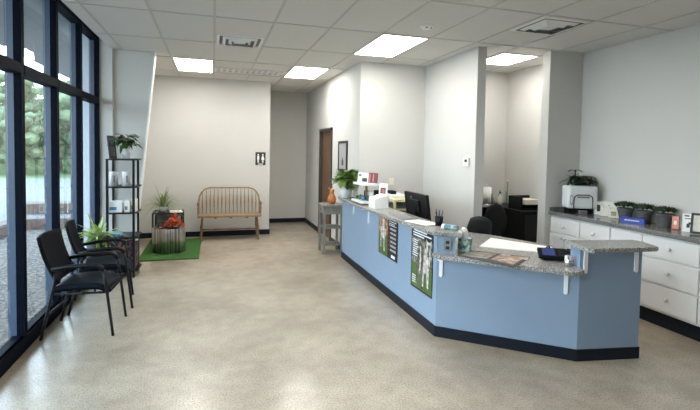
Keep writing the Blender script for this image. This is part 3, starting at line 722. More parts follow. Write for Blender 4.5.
tilt_card('wall_note', (2.66, 6.585, 1.20), (1, 0), .08, .11, .004, 'cream', 'pale green note fixed low on the wall behind the desk', 'note', 0)

# ---------------------------------------------------------------- office chair behind the desk
t = thing('office_chair', 'dark grey swivel chair back showing above the low counter', 'chair', (2.88, 4.62, 0))
cc = (2.88, 4.62)
part('seat_cushion', B().box(cc[0]-.21, cc[0]+.21, cc[1]-.2, cc[1]+.2, .44, .52, .03), 'mesh', t)
b = B(); tt = bmesh.new(); N = 8; gr = {}
for i in range(N+1):
    for j in range(7):
        u = i/N*2-1; v = j/6
        x = u*.16*(1-.2*v*v); y = .04*u*u-.05*v; z = .62+.35*v-.05*u*u*v
        for s in (0, 1): gr[i, j, s] = tt.verts.new((x, y+(.03 if s else 0), z))
for i in range(N):
    for j in range(6):
        tt.faces.new((gr[i, j, 0], gr[i+1, j, 0], gr[i+1, j+1, 0], gr[i, j+1, 0])); tt.faces.new((gr[i, j, 1], gr[i, j+1, 1], gr[i+1, j+1, 1], gr[i+1, j, 1]))
for i in range(N):
    tt.faces.new((gr[i, 0, 0], gr[i, 0, 1], gr[i+1, 0, 1], gr[i+1, 0, 0])); tt.faces.new((gr[i, 6, 0], gr[i+1, 6, 0], gr[i+1, 6, 1], gr[i, 6, 1]))
for j in range(6):
    tt.faces.new((gr[0, j, 0], gr[0, j+1, 0], gr[0, j+1, 1], gr[0, j, 1])); tt.faces.new((gr[N, j, 0], gr[N, j, 1], gr[N, j+1, 1], gr[N, j+1, 0]))
bmesh.ops.recalc_face_normals(tt, faces=tt.faces); [setattr(f, 'smooth', True) for f in tt.faces]
b.merge(tt, Matrix.Translation((3.0, 4.85, 0)) @ Matrix.Rotation(R(-28), 4, 'Z') @ Matrix.Rotation(R(8), 4, 'Y'))
part('backrest', b, 'dgrey', t)
part('back_bar', B().tube([(2.88, 4.7, .46), (2.98, 4.95, .48), (3.0, 4.93, .66)], .02), 'black', t)
part('gas_column', B().tube([(cc[0], cc[1], .1), (cc[0], cc[1], .44)], .025, 12), 'chrome', t)
for k in range(5):
    a = k*2*math.pi/5; e = (cc[0]+.27*math.cos(a), cc[1]+.27*math.sin(a))
    l = part('base_leg', B().tube([(cc[0], cc[1], .11), (e[0], e[1], .075)], .02, 8, .013), 'black', t)
    part('caster', B().ball((e[0], e[1], .028), .028, .028, .028, 2), 'black', l)

# ---------------------------------------------------------------- back office
t = thing('office_desk', 'black office desk inside the back office opening', 'desk', (4.3, 6.2, 0))
part('desktop', B().prism([(3.75, 5.98), (4.22, 5.98), (4.22, 5.45), (4.70, 5.45), (4.70, 6.56), (3.75, 6.56)], .875, .90, .003), 'black', t)
for x, y in ((3.78, 6.02), (3.78, 6.5)): part('leg', B().box(x-.02, x+.02, y-.02, y+.02, 0, .875), 'black', t)
part('modesty_panel', B().box(3.8, 4.65, 6.50, 6.52, .2, .875), 'black', t)
part('side_cabinet', B().box(4.25, 4.69, 5.48, 5.95, .0, .875, .004), 'black', t)
part('cabinet_door', B().box(4.27, 4.67, 5.468, 5.479, .05, .84, .003), 'dgrey', t)
t = thing('task_chair', 'black round-backed task chair at the left of the office opening', 'chair', (3.75, 5.5, 0))
part('seat_cushion', B().box(3.52, 3.98, 5.32, 5.76, .42, .52, .03), 'black', t)
b = B(); b.ball((3.70, 5.36, .79), .185, .05, .25, 3); part('backrest', b, 'black', t)
part('back_bar', B().tube([(3.75, 5.4, .44), (3.75, 5.33, .5), (3.75, 5.34, .7)], .02), 'black', t)
part('gas_column', B().tube([(3.75, 5.54, .1), (3.75, 5.54, .44)], .025, 12), 'black', t)
for k in range(5):
    a = k*2*math.pi/5; e = (3.75+.26*math.cos(a), 5.54+.2*math.sin(a))
    l = part('base_leg', B().tube([(3.75, 5.54, .11), (e[0], e[1], .075)], .02, 8, .013), 'black', t); part('caster', B().ball((e[0], e[1], .028), .028, .028, .028, 2), 'black', l)
ZO = .901
t = thing('paper_towel_roll', 'white paper towel roll on the left of the office desk', 'paper towel', (4.19, 6.3, ZO))
part('roll', B().lathe([(.02, .01), (.062, .01), (.062, .28), (.02, .28)], (4.19, 6.3, ZO), 24), 'paper', t)
part('holder', B().lathe([(.07, 0), (.07, .01), (.008, .012), (.008, .32), (0, .325)], (4.19, 6.3, ZO), 20), 'chrome', t)
def bottle(x, y, h, r_, m, label, cap='white'):
    t_ = thing('bottle', label, 'bottle', (x, y, ZO), 'bottles on the office desk')
    part('bottle_body', B().lathe([(r_*.95, 0), (r_, .01), (r_, h*.62), (r_*.4, h*.78), (r_*.35, h*.9), (0, h*.9)], (x, y, ZO), 18), m, t_)
    part('cap', B().lathe([(r_*.45, h*.88), (r_*.45, h), (0, h)], (x, y, ZO), 14), cap, t_)
bottle(4.43, 6.3, .20, .035, 'cream', 'cream pump bottle in the middle of the office desk', 'ink')
bottle(4.33, 6.38, .17, .03, 'inkg', 'grey bottle just right of the paper towel roll', 'chrome')
bottle(4.52, 6.44, .22, .025, 'inkg', 'slim grey bottle beside the flower vase', 'chrome')
t = thing('flower_vase', 'slim clear vase with one pale flower on the office desk', 'vase', (4.63, 6.38, ZO))
part('vase', B().lathe([(.03, 0), (.032, .12), (.02, .2), (.018, .2), (.03, .01), (0, .01)], (4.62, 6.4, ZO), 18), 'glass', t)
part('flower_stem', B().tube([(4.62, 6.4, ZO+.02), (4.63, 6.39, ZO+.36)], .005), 'stem', t)
b = B()
for k in range(8): b.leaf((4.63, 6.39, ZO+.36), (math.cos(k*.785), math.sin(k*.785), .7), .055, .03, .2, 3)
part('flower', b, 'cream', t)
t = thing('desk_organiser', 'black desk organiser loaded with papers at the right of the office desk', 'organiser', (4.5, 5.75, ZO))
b = B(); b.box(4.30, 4.66, 5.6, 5.9, ZO, ZO+.015); b.box(4.30, 4.32, 5.6, 5.9, ZO, ZO+.19); b.box(4.64, 4.66, 5.6, 5.9, ZO, ZO+.12); b.box(4.30, 4.66, 5.88, 5.9, ZO, ZO+.19); b.box(4.30, 4.66, 5.6, 5.9, ZO+.07, ZO+.08)
part('organiser_body', b, 'black', t)
single('paper_stack', B().box(4.37, 4.635, 5.58, 5.87, ZO+.081, ZO+.15, .003), 'cream', 'cream paper stack in the black office organiser', 'papers')
single('keyboard', B().box(3.86, 4.2, 6.0, 6.12, ZO, ZO+.018, .004), 'inkg', 'grey keyboard at the front edge of the office desk', 'keyboard')

# ---------------------------------------------------------------- wall things
def on_wall_C(name, y0, y1, z0, z1, label, cat):
    return thing(name, label, cat, (2.13, (y0+y1)/2, z0))
t = on_wall_C('framed_picture', 7.21, 7.74, 1.38, 1.885, 'black framed pale picture with small dark figure on the hallway side wall', 'picture')
b = B(); b.box(2.105, 2.129, 7.21, 7.24, 1.38, 1.885); b.box(2.105, 2.129, 7.71, 7.74, 1.38, 1.885); b.box(2.105, 2.129, 7.24, 7.71, 1.38, 1.41); b.box(2.105, 2.129, 7.24, 7.71, 1.855, 1.885)
part('picture_frame', b, 'ink', t); part('picture_mat', B().box(2.118, 2.129, 7.24, 7.71, 1.41, 1.855), 'mount', t)
b = B(); b.box(2.116, 2.118, 7.43, 7.53, 1.47, 1.56); b.box(2.116, 2.118, 7.46, 7.50, 1.56, 1.60); part('printed_figure', b, 'ink', t)
t = thing('thermostat', 'white thermostat with small dark display on the wall beside the office opening', 'thermostat', (3.21, 5.3, 1.54))
part('thermostat_body', B().box(3.183, 3.209, 5.24, 5.36, 1.545, 1.655, .005), 'white', t); part('display', B().box(3.181, 3.184, 5.27, 5.33, 1.60, 1.635), 'ink', t)
t = thing('restroom_sign', 'small black restroom sign with two white figures on the far wall', 'sign', (.90, YF, 1.40))
sx = .915
part('sign_plate', B().box(sx-.10, sx+.10, YF-.010, YF-.0005, 1.40, 1.66, .003), 'ink', t)
for s, dress in ((-.045, 0), (.045, 1)):
    b = B(); y = YF-.012
    b.tube([(sx+s, y+.002, 1.608), (sx+s, y-.001, 1.608)], .016, 14)
    if dress:
        tt = B(); tt.bm.free()
        pts = [(-.012, 1.588), (.012, 1.588), (.034, 1.51), (-.034, 1.51)]
        q = bmesh.new(); A_ = [q.verts.new((sx+s+u, y, z)) for u, z in pts]; B_ = [q.verts.new((sx+s+u, y+.002, z)) for u, z in pts]
        q.faces.new(A_); q.faces.new(B_[::-1])
        for i in range(4): q.faces.new((A_[i], B_[i], B_[(i+1) % 4], A_[(i+1) % 4]))
        bmesh.ops.recalc_face_normals(q, faces=q.faces); b.merge(q)
    else: b.box(sx+s-.02, sx+s+.02, y, y+.002, 1.515, 1.588)
    b.box(sx+s-.014, sx+s-.003, y, y+.002, 1.45, 1.515); b.box(sx+s+.003, sx+s+.014, y, y+.002, 1.45, 1.515)
    part('printed_figure', b, 'paper', t)
part('raised_line', B().box(sx-.05, sx+.05, YF-.0115, YF-.0095, 1.415, 1.43), 'paper', t)

# ---------------------------------------------------------------- right cabinets
ZK = .977
def knob(y, z, par): part('knob', B().lathe([(.008, 0), (.008, .012), (.019, .018), (.021, .027), (.012, .034), (0, .034)], (0, 0, 0), 14, Matrix.Translation((4.27, y, z)) @ Matrix.Rotation(R(-90), 4, 'Y')), 'ceram', par)
def front(y0, y1, z0, z1, par, name='drawer', kn=None, shaker=False):
    b = B(); b.box(4.272, 4.292, y0+.006, y1-.006, z0+.006, z1-.006, .004)
    o = part(name, b, 'cab', par)
    if shaker:
        f = B()
        for q in ((y0+.006, y1-.006, z1-.06, z1-.006), (y0+.006, y1-.006, z0+.006, z0+.06), (y0+.006, y0+.055, z0+.06, z1-.06), (y1-.055, y1-.006, z0+.06, z1-.06)):
            f.box(4.264, 4.273, *q, .002)
        part('raised_frame', f, 'cab', o)
    if kn: knob(kn[0], kn[1], o)
    return o
units = [(4.46, 4.965, 'dd', 'white cabinet unit with drawer over two doors against the far corner'),
         (4.02, 4.46, 'dd', 'white cabinet unit, second from the wall corner'),
         (3.62, 4.02, 'dd', 'white cabinet unit third from the corner, mostly behind the desk end'),
         (3.03, 3.62, '3', 'white cabinet unit with three wide stacked drawers'),
         (2.30, 3.03, '3', 'white cabinet unit at the right edge of the picture')]
for y0, y1, kd, lab in units:
    t = thing('cabinet', lab, 'cabinet', (4.5, (y0+y1)/2, 0), 'white base cabinets along the right wall')
    part('carcass', B().box(4.294, XR-.005, y0+.002, y1-.002, .16, .925), 'cab', t)
    part('toe_kick', B().box(4.35, 4.37, y0+.002, y1-.002, 0, .16), 'base', t)
    if kd == 'dd':
        front(y0, y1, .715, .91, t, 'drawer', ((y0+y1)/2, .80)); m_ = (y0+y1)/2
        front(y0, m_, .17, .705, t, 'door', (m_-.03, .66), True); front(m_, y1, .17, .705, t, 'door', (m_+.03, .66), True)
    else:
        for z0, z1 in ((.70, .91), (.44, .69), (.18, .43)): front(y0, y1, z0, z1, t, 'drawer', ((y0+y1)/2-.01, (z0+z1)/2+.01))
b = B(); b.box(4.245, XR, 2.30, 4.975, .93, ZK, .006)
wt = single('worktop', b, 'lamd', 'dark grey speckled worktop running along the right wall', 'worktop')
part('backsplash', B().box(4.26, XR-.002, 4.958, 4.976, ZK+.001, ZK+.05, .003), 'lamd', wt)

# white appliance with dark arch, on a foot
t = thing('tabletop_appliance', 'white rounded tabletop appliance with dark arch on the corner worktop', 'appliance', (4.42, 4.62, ZK))
mt = Matrix.Translation((4.475, 4.70, ZK)) @ Matrix.Rotation(R(-22), 4, 'Z')
b = B(); b.box(-.18, .18, -.12, .12, .07, .36, .035, mt); part('housing', b, 'ceram', t)
def T(p): return mt @ V(p)
b = B(); pts = [(-.11, -.122, .065), (-.11, -.124, .19), (-.10, -.125, .225), (-.07, -.126, .245), (.07, -.126, .245), (.105, -.125, .225), (.115, -.124, .19), (.115, -.122, .065)]
b.tube([T(p) for p in pts], .006, 8); part('arch_trim', b, 'dgrey', t)
b = B(); b.box(-.07, .08, -.123, -.117, .205, .228, .002, mt); part('vent_strip', b, 'inkg', t)
b = B(); pts = [(-.145, -.126, .12), (-.155, -.128, .14), (-.155, -.128, .22), (-.145, -.126, .24), (-.135, -.126, .24), (-.125, -.126, .22), (-.125, -.126, .14), (-.135, -.126, .12), (-.145, -.126, .12)]
b.tube([T(p) for p in pts], .003, 6); part('latch', b, 'dgrey', t)
part('foot', B().box(-.15, .15, -.07, .1, .012, .07, .008, mt), 'black', t)
part('drip_tray', B().box(-.05, .06, -.12, -.02, 0, .05, .008, mt), 'chrome', t)
part('base_plate', B().box(-.15, .15, -.06, .1, 0, .014, .003, mt), 'black', t)
random.seed(8)
t = thing('black_leaf_plant', 'dark leafy plant in a black dish on top of the white appliance', 'plant', (4.5, 4.72, ZK+.361))
pc = V((4.50, 4.72, ZK+.361))
part('dish', B().lathe([(.10, 0), (.15, .035), (.14, .035), (.09, .008), (0, .008)], pc, 22), 'black', t)
leaf_plant(t, (pc.x, pc.y, pc.z+.02), 90, .10, .06, 'leafb', .14, .10, .5, rmin=.1)
b = B(); b.tube([(4.45, 4.74, pc.z+.03), (4.43, 4.74, pc.z+.19)], .008)
for k in range(8): b.leaf((4.43, 4.74, pc.z+.19), (math.cos(k*.8), math.sin(k*.8), .1), .12, .03, .35, 4)
part('tall_sprig', b, 'leafb', t)
part('power_cord', B().tube([T((.175, .02, .2)), T((.20, .03, .25)), T((.205, .03, .15)), T((.195, .02, .01))], .007), 'black', t)

# cards and frames
tilt_card('photo_frame', (4.62, 4.53, ZK), (.7, -.7), .10, .165, .012, 'paper', 'white framed card with black inner square, beside the appliance', 'frame', .12, [('printed_square', (.3, .75, .25, .75), 'ink')])
tilt_card('greeting_card', (4.61, 4.40, ZK), (.62, -.78), .14, .18, .01, 'floral', 'larger cream floral card standing on the worktop left of the pots', 'card', .12, [('printed_dot', (.6, .68, .7, .76), 'ink')])
tilt_card('greeting_card', (4.575, 4.265, ZK), (.62, -.78), .11, .165, .01, 'floral', 'smaller cream floral card leaning in front, nearest the grey pots', 'card', .15, [('printed_leaves', (.25, .75, .15, .45), 'leafs')])
random.seed(12)
for k, (y, lab) in enumerate(((4.115, 'grey ribbed pot of succulents, first from the cream cards'), (3.875, 'grey ribbed pot of succulents behind the blue plate'), (3.635, 'grey ribbed pot of succulents beside the pink card'))):
    x = 4.585; t = thing('potted_succulent', lab, 'plant', (x, y, ZK), 'grey pots of succulents')
    pr = [(.060, 0)]
    for q in range(8): z = .012+q*.0135; r_ = .062+.022*q/8; pr += [(r_+.002, z), (r_-.002, z+.007)]
    pr += [(.089, .12), (.089, .14), (.079, .14), (.077, .12), (0, .12)]
    part('pot', B().lathe(pr, (x, y, ZK), 26), 'greypot', t)
    part('soil', B().lathe([(.077, 0), (.074, .01), (0, .014)], (x, y, ZK+.118)), 'soil', t)
    b = B()
    for i in range(15):
        a = i*2.4; rr = .095*math.sqrt(i/15); c_ = V((x+rr*math.cos(a), y+rr*math.sin(a), ZK+.145+.02*(1-i/15)))
        for j in range(9):
            q = j*2.4; b.leaf(c_, (math.cos(q), math.sin(q), .7+.9*(j > 5)), .055, .026, -.3, 2, .3)
    part('rosettes', b, 'leafg', t)
t = thing('blue_name_plate', 'cobalt blue block plate with white lettering before the grey pots', 'sign', (4.46, 3.9, ZK))
mt = Matrix.Translation((4.465, 3.905, ZK)) @ Matrix.Rotation(R(-72), 4, 'Z')
part('plate', B().box(-.125, .125, -.02, .02, 0, .062, .004, mt), 'bluesign', t)
b = B(); xx = -.08
for wv in (.014, .009, .013, .009, .014, .009, .012, .010, .012): b.box(xx, xx+wv, -.0215, -.0195, .024, .036, 0, mt); xx += wv+.006
part('lettering', b, 'paper', t)
tilt_card('pink_card', (4.53, 3.47, ZK), (.35, -.93), .06, .13, .03, 'pink', 'salmon pink folded card standing on the worktop', 'card', .05, [('printed_spot', (.3, .72, .35, .65), 'cream')])
tilt_card('white_card', (4.50, 3.325, ZK), (.40, -.92), .095, .18, .01, 'paper', 'tall white card with black marks standing beside the pink card', 'card', .08,
          [('printed_word', (.18, .6, .84, .92), 'maroon'), ('printed_word', (.22, .75, .70, .76), 'inkg'), ('printed_figure', (.4, .68, .24, .46), 'ink'), ('printed_figure', (.55, .75, .42, .54), 'ink')])
t = thing('easel_frame', 'black easel holding a pale picture at the right edge of the worktop', 'frame', (4.46, 3.17, ZK))
mt = Matrix.Translation((4.48, 3.15, ZK+.006)) @ Matrix.Rotation(R(-62), 4, 'Z') @ Matrix.Rotation(R(-14), 4, 'X')
b = B(); b.box(-.11, .11, -.012, .004, 0, .022, 0, mt); b.box(-.11, .11, -.012, .004, .178, .20, 0, mt); b.box(-.11, -.09, -.012, .004, .02, .18, 0, mt); b.box(.09, .11, -.012, .004, .02, .18, 0, mt)
part('easel_rim', b, 'ink', t); part('picture', B().box(-.09, .09, -.008, .002, .022, .178, 0, mt), 'floral', t)
part('prop', B().tube([V((4.50, 3.155, ZK+.15)), V((4.58, 3.19, ZK+.004))], .006), 'ink', t)
tilt_card('photo_frame', (4.60, 3.22, ZK), (.35, -.93), .12, .2, .015, 'cream', 'cream upright card behind the black easel', 'frame', .05, [('printed_figure', (.3, .7, .2, .7), 'ink')])

# ---------------------------------------------------------------- side table and gourd
t = thing('side_table', 'small grey wooden side table with two shelves at the far end of the desk', 'table', (1.93, 7.5, 0))
x0, x1, y0, y1 = 1.75, 2.09, 7.28, 7.62
part('table_top', B().box(x0-.02, x1+.02, y0-.02, y1+.02, .79, .82, .006), 'greywood', t)
part('apron', B().box(x0+.015, x1-.015, y0+.015, y1-.015, .66, .79), 'greywood', t)
dr = part('drawer', B().box(x0+.006, x0+.016, y0+.05, y1-.05, .685, .785, .002), 'greywood', t)
part('knob', B().ball((x0-.008, (y0+y1)/2, .735), .014), 'oakd', dr)
for x in (x0+.02, x1-.02):
    for y in (y0+.02, y1-.02): part('leg', B().box(x-.02, x+.02, y-.02, y+.02, 0, .79, .003), 'greywood', t)
for z in (.42, .13): part('shelf', B().box(x0+.01, x1-.01, y0+.01, y1-.01, z, z+.025, .003), 'greywood', t)
t = thing('gourd', 'orange brown bottle gourd standing on the grey side table', 'gourd', (1.925, 7.42, .821))
part('gourd_body', B().lathe([(.0, .0), (.05, .005), (.072, .04), (.078, .08), (.062, .13), (.038, .165), (.034, .19), (.042, .215), (.038, .24), (.02, .26), (0, .264)], (1.925, 7.42, .821), 26), 'gourd', t)
part('stalk', B().tube([(1.925, 7.42, 1.075), (1.93, 7.42, 1.11), (1.945, 7.42, 1.125)], .007), 'oakd', t)

# ---------------------------------------------------------------- bench
t = thing('spindle_bench', 'golden oak spindle-back bench against the far wall', 'bench', (.31, 8.95, 0))
bx0, bx1, by0, by1 = -.27, .90, 8.72, 9.12
part('seat', B().prism([(bx0, by0+.03), (bx0+.04, by0), (bx1-.04, by0), (bx1, by0+.03), (bx1, by1), (bx0, by1)], .44, .475, .008), 'oak', t)
def turned(p, q, r_, prof=None):
    p, q = V(p), V(q); n = 12; d = q-p; b = B(); tt = bmesh.new(); rings = []
    a = d.normalized().cross(V((1, 0, .01))).normalized(); c_ = d.normalized().cross(a)
    prof = prof or [.8, 1, .7, 1.1, 1.15, .8, 1.2, 1.25, 1.1, .75, 1.05, .8, .9]
    for i, k in enumerate(prof):
        o = p+d*i/(len(prof)-1); rings.append([tt.verts.new(o+(a*math.cos(2*math.pi*j/n)+c_*math.sin(2*math.pi*j/n))*r_*k) for j in range(n)])
    for A_, B_ in zip(rings, rings[1:]):
        for j in range(n): f = tt.faces.new((A_[j], A_[(j+1) % n], B_[(j+1) % n], B_[j])); f.smooth = True
    tt.faces.new(rings[0]); tt.faces.new(rings[-1]); bmesh.ops.recalc_face_normals(tt, faces=tt.faces); b.merge(tt); return b
for x, sx_ in ((bx0+.09, -1), (bx1-.09, 1)):
    for y, sy_ in ((by0+.07, -1), (by1-.07, 1)):
        part('leg', turned((x+sx_*.03, y+sy_*.02, 0), (x, y, .44), .021), 'oakd', t)
part('stretcher', turned((bx0+.07, by0+.06, .22), (bx1-.07, by0+.06, .22), .013), 'oakd', t)
part('stretcher', turned((bx0+.07, by1-.06, .16), (bx1-.07, by1-.06, .16), .013), 'oakd', t)
zt = .965
def bow(u): # u in 0..1 along the bow
    return V((bx0+.03+(bx1-bx0-.06)*u, by1-.04+.06*0, 0))
pts = [(bx0+.015, by1-.05, .475), (bx0+.018, by1-.02, .70), (bx0+.03, by1, .80), (bx0+.07, by1+.01, .88), (bx0+.13, by1+.015, .935), (bx0+.22, by1+.02, zt), (bx1-.22, by1+.02, zt), (bx1-.13, by1+.015, .935), (bx1-.07, by1+.01, .88), (bx1-.03, by1, .80), (bx1-.018, by1-.02, .70), (bx1-.015, by1-.05, .475)]
part('back_bow', B().tube(pts, .017, 10), 'oak', t)
def bowz(x):
    for p, q in zip(pts[1:], pts[2:]):
        if p[0] <= x <= q[0]: return p[2]+(q[2]-p[2])*(x-p[0])/max(1e-6, q[0]-p[0])
    return .7
for k in range(15):
    x = bx0+.085+(bx1-bx0-.17)*k/14
    part('spindle', turned((x, by1-.06, .47), (x, by1+.012, bowz(x)), .0085, [.8, 1, 1.3, 1.8, 1.9, 1.4, 1, .9, .8]), 'oak' if k % 2 else 'oak', t)
for x in (bx0+.012, bx1-.012):
    part('armrest', B().tube([(x, by1-.01, .70), (x, by1-.2, .695), (x, by0+.10, .69), (x, by0+.07, .675)], .018, 10), 'oakd', t)
    part('arm_post', turned((x, by0+.12, .47), (x, by0+.12, .69), .014), 'oak', t)
for x in (.05, .33, .62): part('seat_cleat', B().box(x-.025, x+.025, by0+.01, by0+.04, .42, .44), 'oakd', t)

# ---------------------------------------------------------------- turf mat, planters
single('turf_mat', B().box(-1.085, -.20, 7.38, 9.02, .001, .02, .004), 'turf', 'bright green artificial turf mat on the floor before the far wall', 'mat')
t = thing('steel_tub', 'fluted galvanised steel tub in front on the green turf mat', 'planter', (-.70, 8.0, .02))
cx, cy = -.685, 7.98; r0 = .252
tt = bmesh.new(); rings = []; seg = 96
for rr, z in ((r0, .021), (r0, .41), (r0*.985, .415), (r0*.97, .41), (r0*.97, .30), (0.001, .30)):
    rings.append([tt.verts.new((cx+(rr+(.004*math.sin(i*2*math.pi*12/seg*2) if rr == r0 else 0))*math.cos(2*math.pi*i/seg), cy+(rr+(.004*math.sin(i*2*math.pi*12/seg*2) if rr == r0 else 0))*math.sin(2*math.pi*i/seg), z)) for i in range(seg)])
for A_, B_ in zip(rings, rings[1:]):
    for j in range(seg): f = tt.faces.new((A_[j], A_[(j+1) % seg], B_[(j+1) % seg], B_[j])); f.smooth = True
tt.faces.new(rings[0]); bmesh.ops.recalc_face_normals(tt, faces=tt.faces); b = B(); b.merge(tt)
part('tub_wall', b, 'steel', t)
part('tub_filling', B().lathe([(.24, .30), (.24, .375), (.15, .395), (0, .40)], (cx, cy, 0), 28), 'soil', t)
random.seed(31)
t = thing('red_leaf_plant', 'red and orange leafy plant heaped at the right of the steel tub', 'plant', (-.60, 7.95, .395))
b = B()
for i in range(150):
    a = random.uniform(0, 6.28); q = random.random(); rr = .15*q
    p = (-.59+rr*math.cos(a), 7.92+rr*math.sin(a), .41+.23*(1-q)*random.random()+.015)
    b.leaf(p, (math.cos(a), math.sin(a), random.uniform(.2, 1.4)), .075, .04, .3, 3)
part('leaves', b, 'red', t)
b = B()
for i in range(40):
    a = random.uniform(0, 6.28); q = random.random(); p = (-.79+.09*q*math.cos(a), 8.08+.09*q*math.sin(a), .40+.1*(1-q)*random.random())
    b.leaf(p, (math.cos(a), math.sin(a), random.uniform(.2, 1)), .07, .04, .3, 3)
single('dark_fern', b, 'leafb', 'dark green tuft at the back left inside the steel tub', 'plant')
b = B()
for i in range(26):
    a = random.uniform(2.4, 4.4); rr = random.uniform(.12, .21); b.leaf((cx+rr*math.cos(a), cy+rr*math.sin(a)*.9, .395), (math.cos(a*3), math.sin(a*3), .3), .06, .035, .3, 3)
single('salmon_petals', b, 'pink', 'salmon pink petals along the left rim of the steel tub', 'petals')

t = thing('plant_stand', 'grey open-fronted plant stand behind the steel tub', 'stand', (-.70, 8.6, .02))
x0, x1, y0, y1 = -1.0, -.50, 8.42, 8.88
part('stand_top', B().box(x0, x1, y0, y1, .565, .59, .004), 'dgrey', t)
part('back_board', B().box(x0+.02, x1-.02, y1-.03, y1-.01, .05, .565), 'inkg', t)
for x in (x0+.015, x1-.015):
    for y in (y0+.015, y1-.015): part('leg', B().box(x-.015, x+.015, y-.015, y+.015, .021, .565), 'dgrey', t)
part('lower_shelf', B().box(x0+.01, x1-.01, y0+.01, y1-.01, .25, .27), 'dgrey', t)
t = thing('spider_plant', 'pale spider plant in a low bowl on the grey stand near the far wall', 'plant', (-.83, 8.62, .591))
part('pot', B().lathe(pot_prof(.06, .09, .09), (-.84, 8.62, .591), 22), 'ceram', t)
strap_plant(t, (-.84, 8.62, .665), 140, .66, .014, 'leafs', .25, 1.4, .7)
single('magazine', B().obox((-.62, 8.55, .598), (1, .15), .10, .14, .006, .002), 'paper', 'white magazine lying on the grey plant stand', 'magazine')

# ---------------------------------------------------------------- shelf tower
before = set(bpy.data.objects)
t = thing('shelf_tower', 'narrow black shelf tower with five tiers against the slanted wall', 'shelf', (-1.16, 6.6, 0))
x0, x1, y0, y1 = -1.32, -.985, 6.36, 6.76
for x in (x0+.012, x1-.012):
    for y in (y0+.012, y1-.012): part('post', B().box(x-.014, x+.014, y-.014, y+.014, 0, 1.555), 'tube', t)
tiers = (.09, .54, .86, 1.20, 1.56)
for z in tiers: part('tier', B().prism([(x0-.01, y0+.02), (x0+.04, y0-.015), (x1-.03, y0-.015), (x1+.035, y0+.05), (x1+.035, y1-.02), (x1, y1+.01), (x0-.01, y1+.01)], z-.018, z, .003), 'tube', t)
ZS = 1.561
t = thing('anthurium', 'dark leafy plant with red flower in a white pot on the shelf top', 'plant', (-1.12, 6.55, ZS))
random.seed(6)
part('pot', B().lathe(pot_prof(.042, .058, .135), (-1.11, 6.54, ZS), 24), 'ceram', t)
leaf_plant(t, (-1.11, 6.54, ZS+.11), 48, .13, .09, 'leafd', .12, .21, .5, shape='heart')
b = B(); b.leaf((-1.07, 6.48, ZS+.31), (.8, -.3, .1), .09, .09, .2, 4, .05, 'heart'); b.leaf((-1.0, 6.5, ZS+.27), (.8, 0, .5), .09, .08, .2, 4, .05, 'heart'); part('pale_leaves', b, 'leafm', t)
b = B(); b.leaf((-1.13, 6.44, ZS+.27), (.5, -.6, -.3), .07, .075, .1, 4, .05, 'heart'); b.tube([(-1.13, 6.44, ZS+.27), (-1.12, 6.41, ZS+.30)], .005); part('red_flower', b, 'redfl', t)
t = thing('photo_frame', 'black framed picture leaning at the left of the shelf top', 'frame', (-1.29, 6.5, ZS))
mt = Matrix.Translation((-1.285, 6.42, ZS+.002)) @ Matrix.Rotation(R(80), 4, 'Z') @ Matrix.Rotation(R(-6), 4, 'X')
b = B(); b.box(0, .22, -.008, .008, 0, .03, 0, mt); b.box(0, .22, -.008, .008, .27, .30, 0, mt); b.box(0, .03, -.008, .008, .03, .27, 0, mt); b.box(.19, .22, -.008, .008, .03, .27, 0, mt)
part('picture_frame', b, 'ink', t); part('picture', B().box(.03, .19, -.004, .006, .03, .27, 0, mt), 'inkg', t)
def can(x, y, z, r_, h, label, group):
    t_ = thing('canister', label, 'canister', (x, y, z), group)
    part('canister_body', B().lathe([(r_, 0), (r_, h*.94), (r_*.95, h), (0, h)], (x, y, z), 24), 'ceram', t_)
    part('printed_label', B().box(x+r_*.1, x+r_*.5, y-r_*1.01, y-r_*.8, z+h*.25, z+h*.75), 'inkg', t_)
can(-1.25, 6.47, 1.201, .05, .19, 'white canister with grey label, left one on the second tier', 'white canisters on the shelf')
can(-1.10, 6.47, 1.201, .055, .19, 'white canister with grey label, right one on the second tier', 'white canisters on the shelf')
single('figurine', B().lathe([(.025, 0), (.03, .03), (.015, .06), (.02, .085), (0, .1)], (-1.01, 6.55, 1.201), 14), 'ceram', 'tiny white figurine at the right of the second shelf tier', 'figurine')
def carton(x0_, x1_, y0_, y1_, z, h, label, m2, m='paper'):
    t_ = thing('product_box', label, 'box', ((x0_+x1_)/2, (y0_+y1_)/2, z), 'product boxes on the third tier')
    part('carton', B().box(x0_, x1_, y0_, y1_, z, z+h, .003), m, t_)
    part('printed_band', B().box(x0_+.01, x0_+(x1_-x0_)*.6, y0_-.0015, y0_+.001, z+h*.2, z+h*.5), m2, t_)
carton(-1.30, -1.14, 6.40, 6.52, .861, .145, 'white box with blue print, left on the third shelf tier', 'bluecan')
carton(-1.12, -1.05, 6.42, 6.54, .861, .15, 'white box with grey print, middle of the third shelf tier', 'inkg')
carton(-1.045, -.975, 6.45, 6.56, .861, .165, 'cream box at the right of the third shelf tier', 'tan', 'cream')
t = thing('storage_basket', 'dark patterned fabric basket at the bottom of the shelf tower', 'basket', (-1.16, 6.3, .091))
b = B(); b.box(-1.30, -.985, 6.375, 6.72, .0915, .49, .02); part('basket_body', b, 'patt', t)
b = B()
random.seed(2)
for k in range(7): b.obox((-1.24+.045*k, 6.40+.03*(k % 3), .494), (random.uniform(-1, 1), random.uniform(-1, 1)), .022, .014, .006)
part('crumpled_lining', b, 'paper', t)
single('folded_cloth', B().box(-1.325, -1.16, 6.38, 6.6, .541, .585, .015), 'bluecan', 'blue folded cloth on the fourth shelf tier', 'cloth')

for o in set(bpy.data.objects)-before:
    if o.parent is None: o.location.y += .14; o.location.x += .005
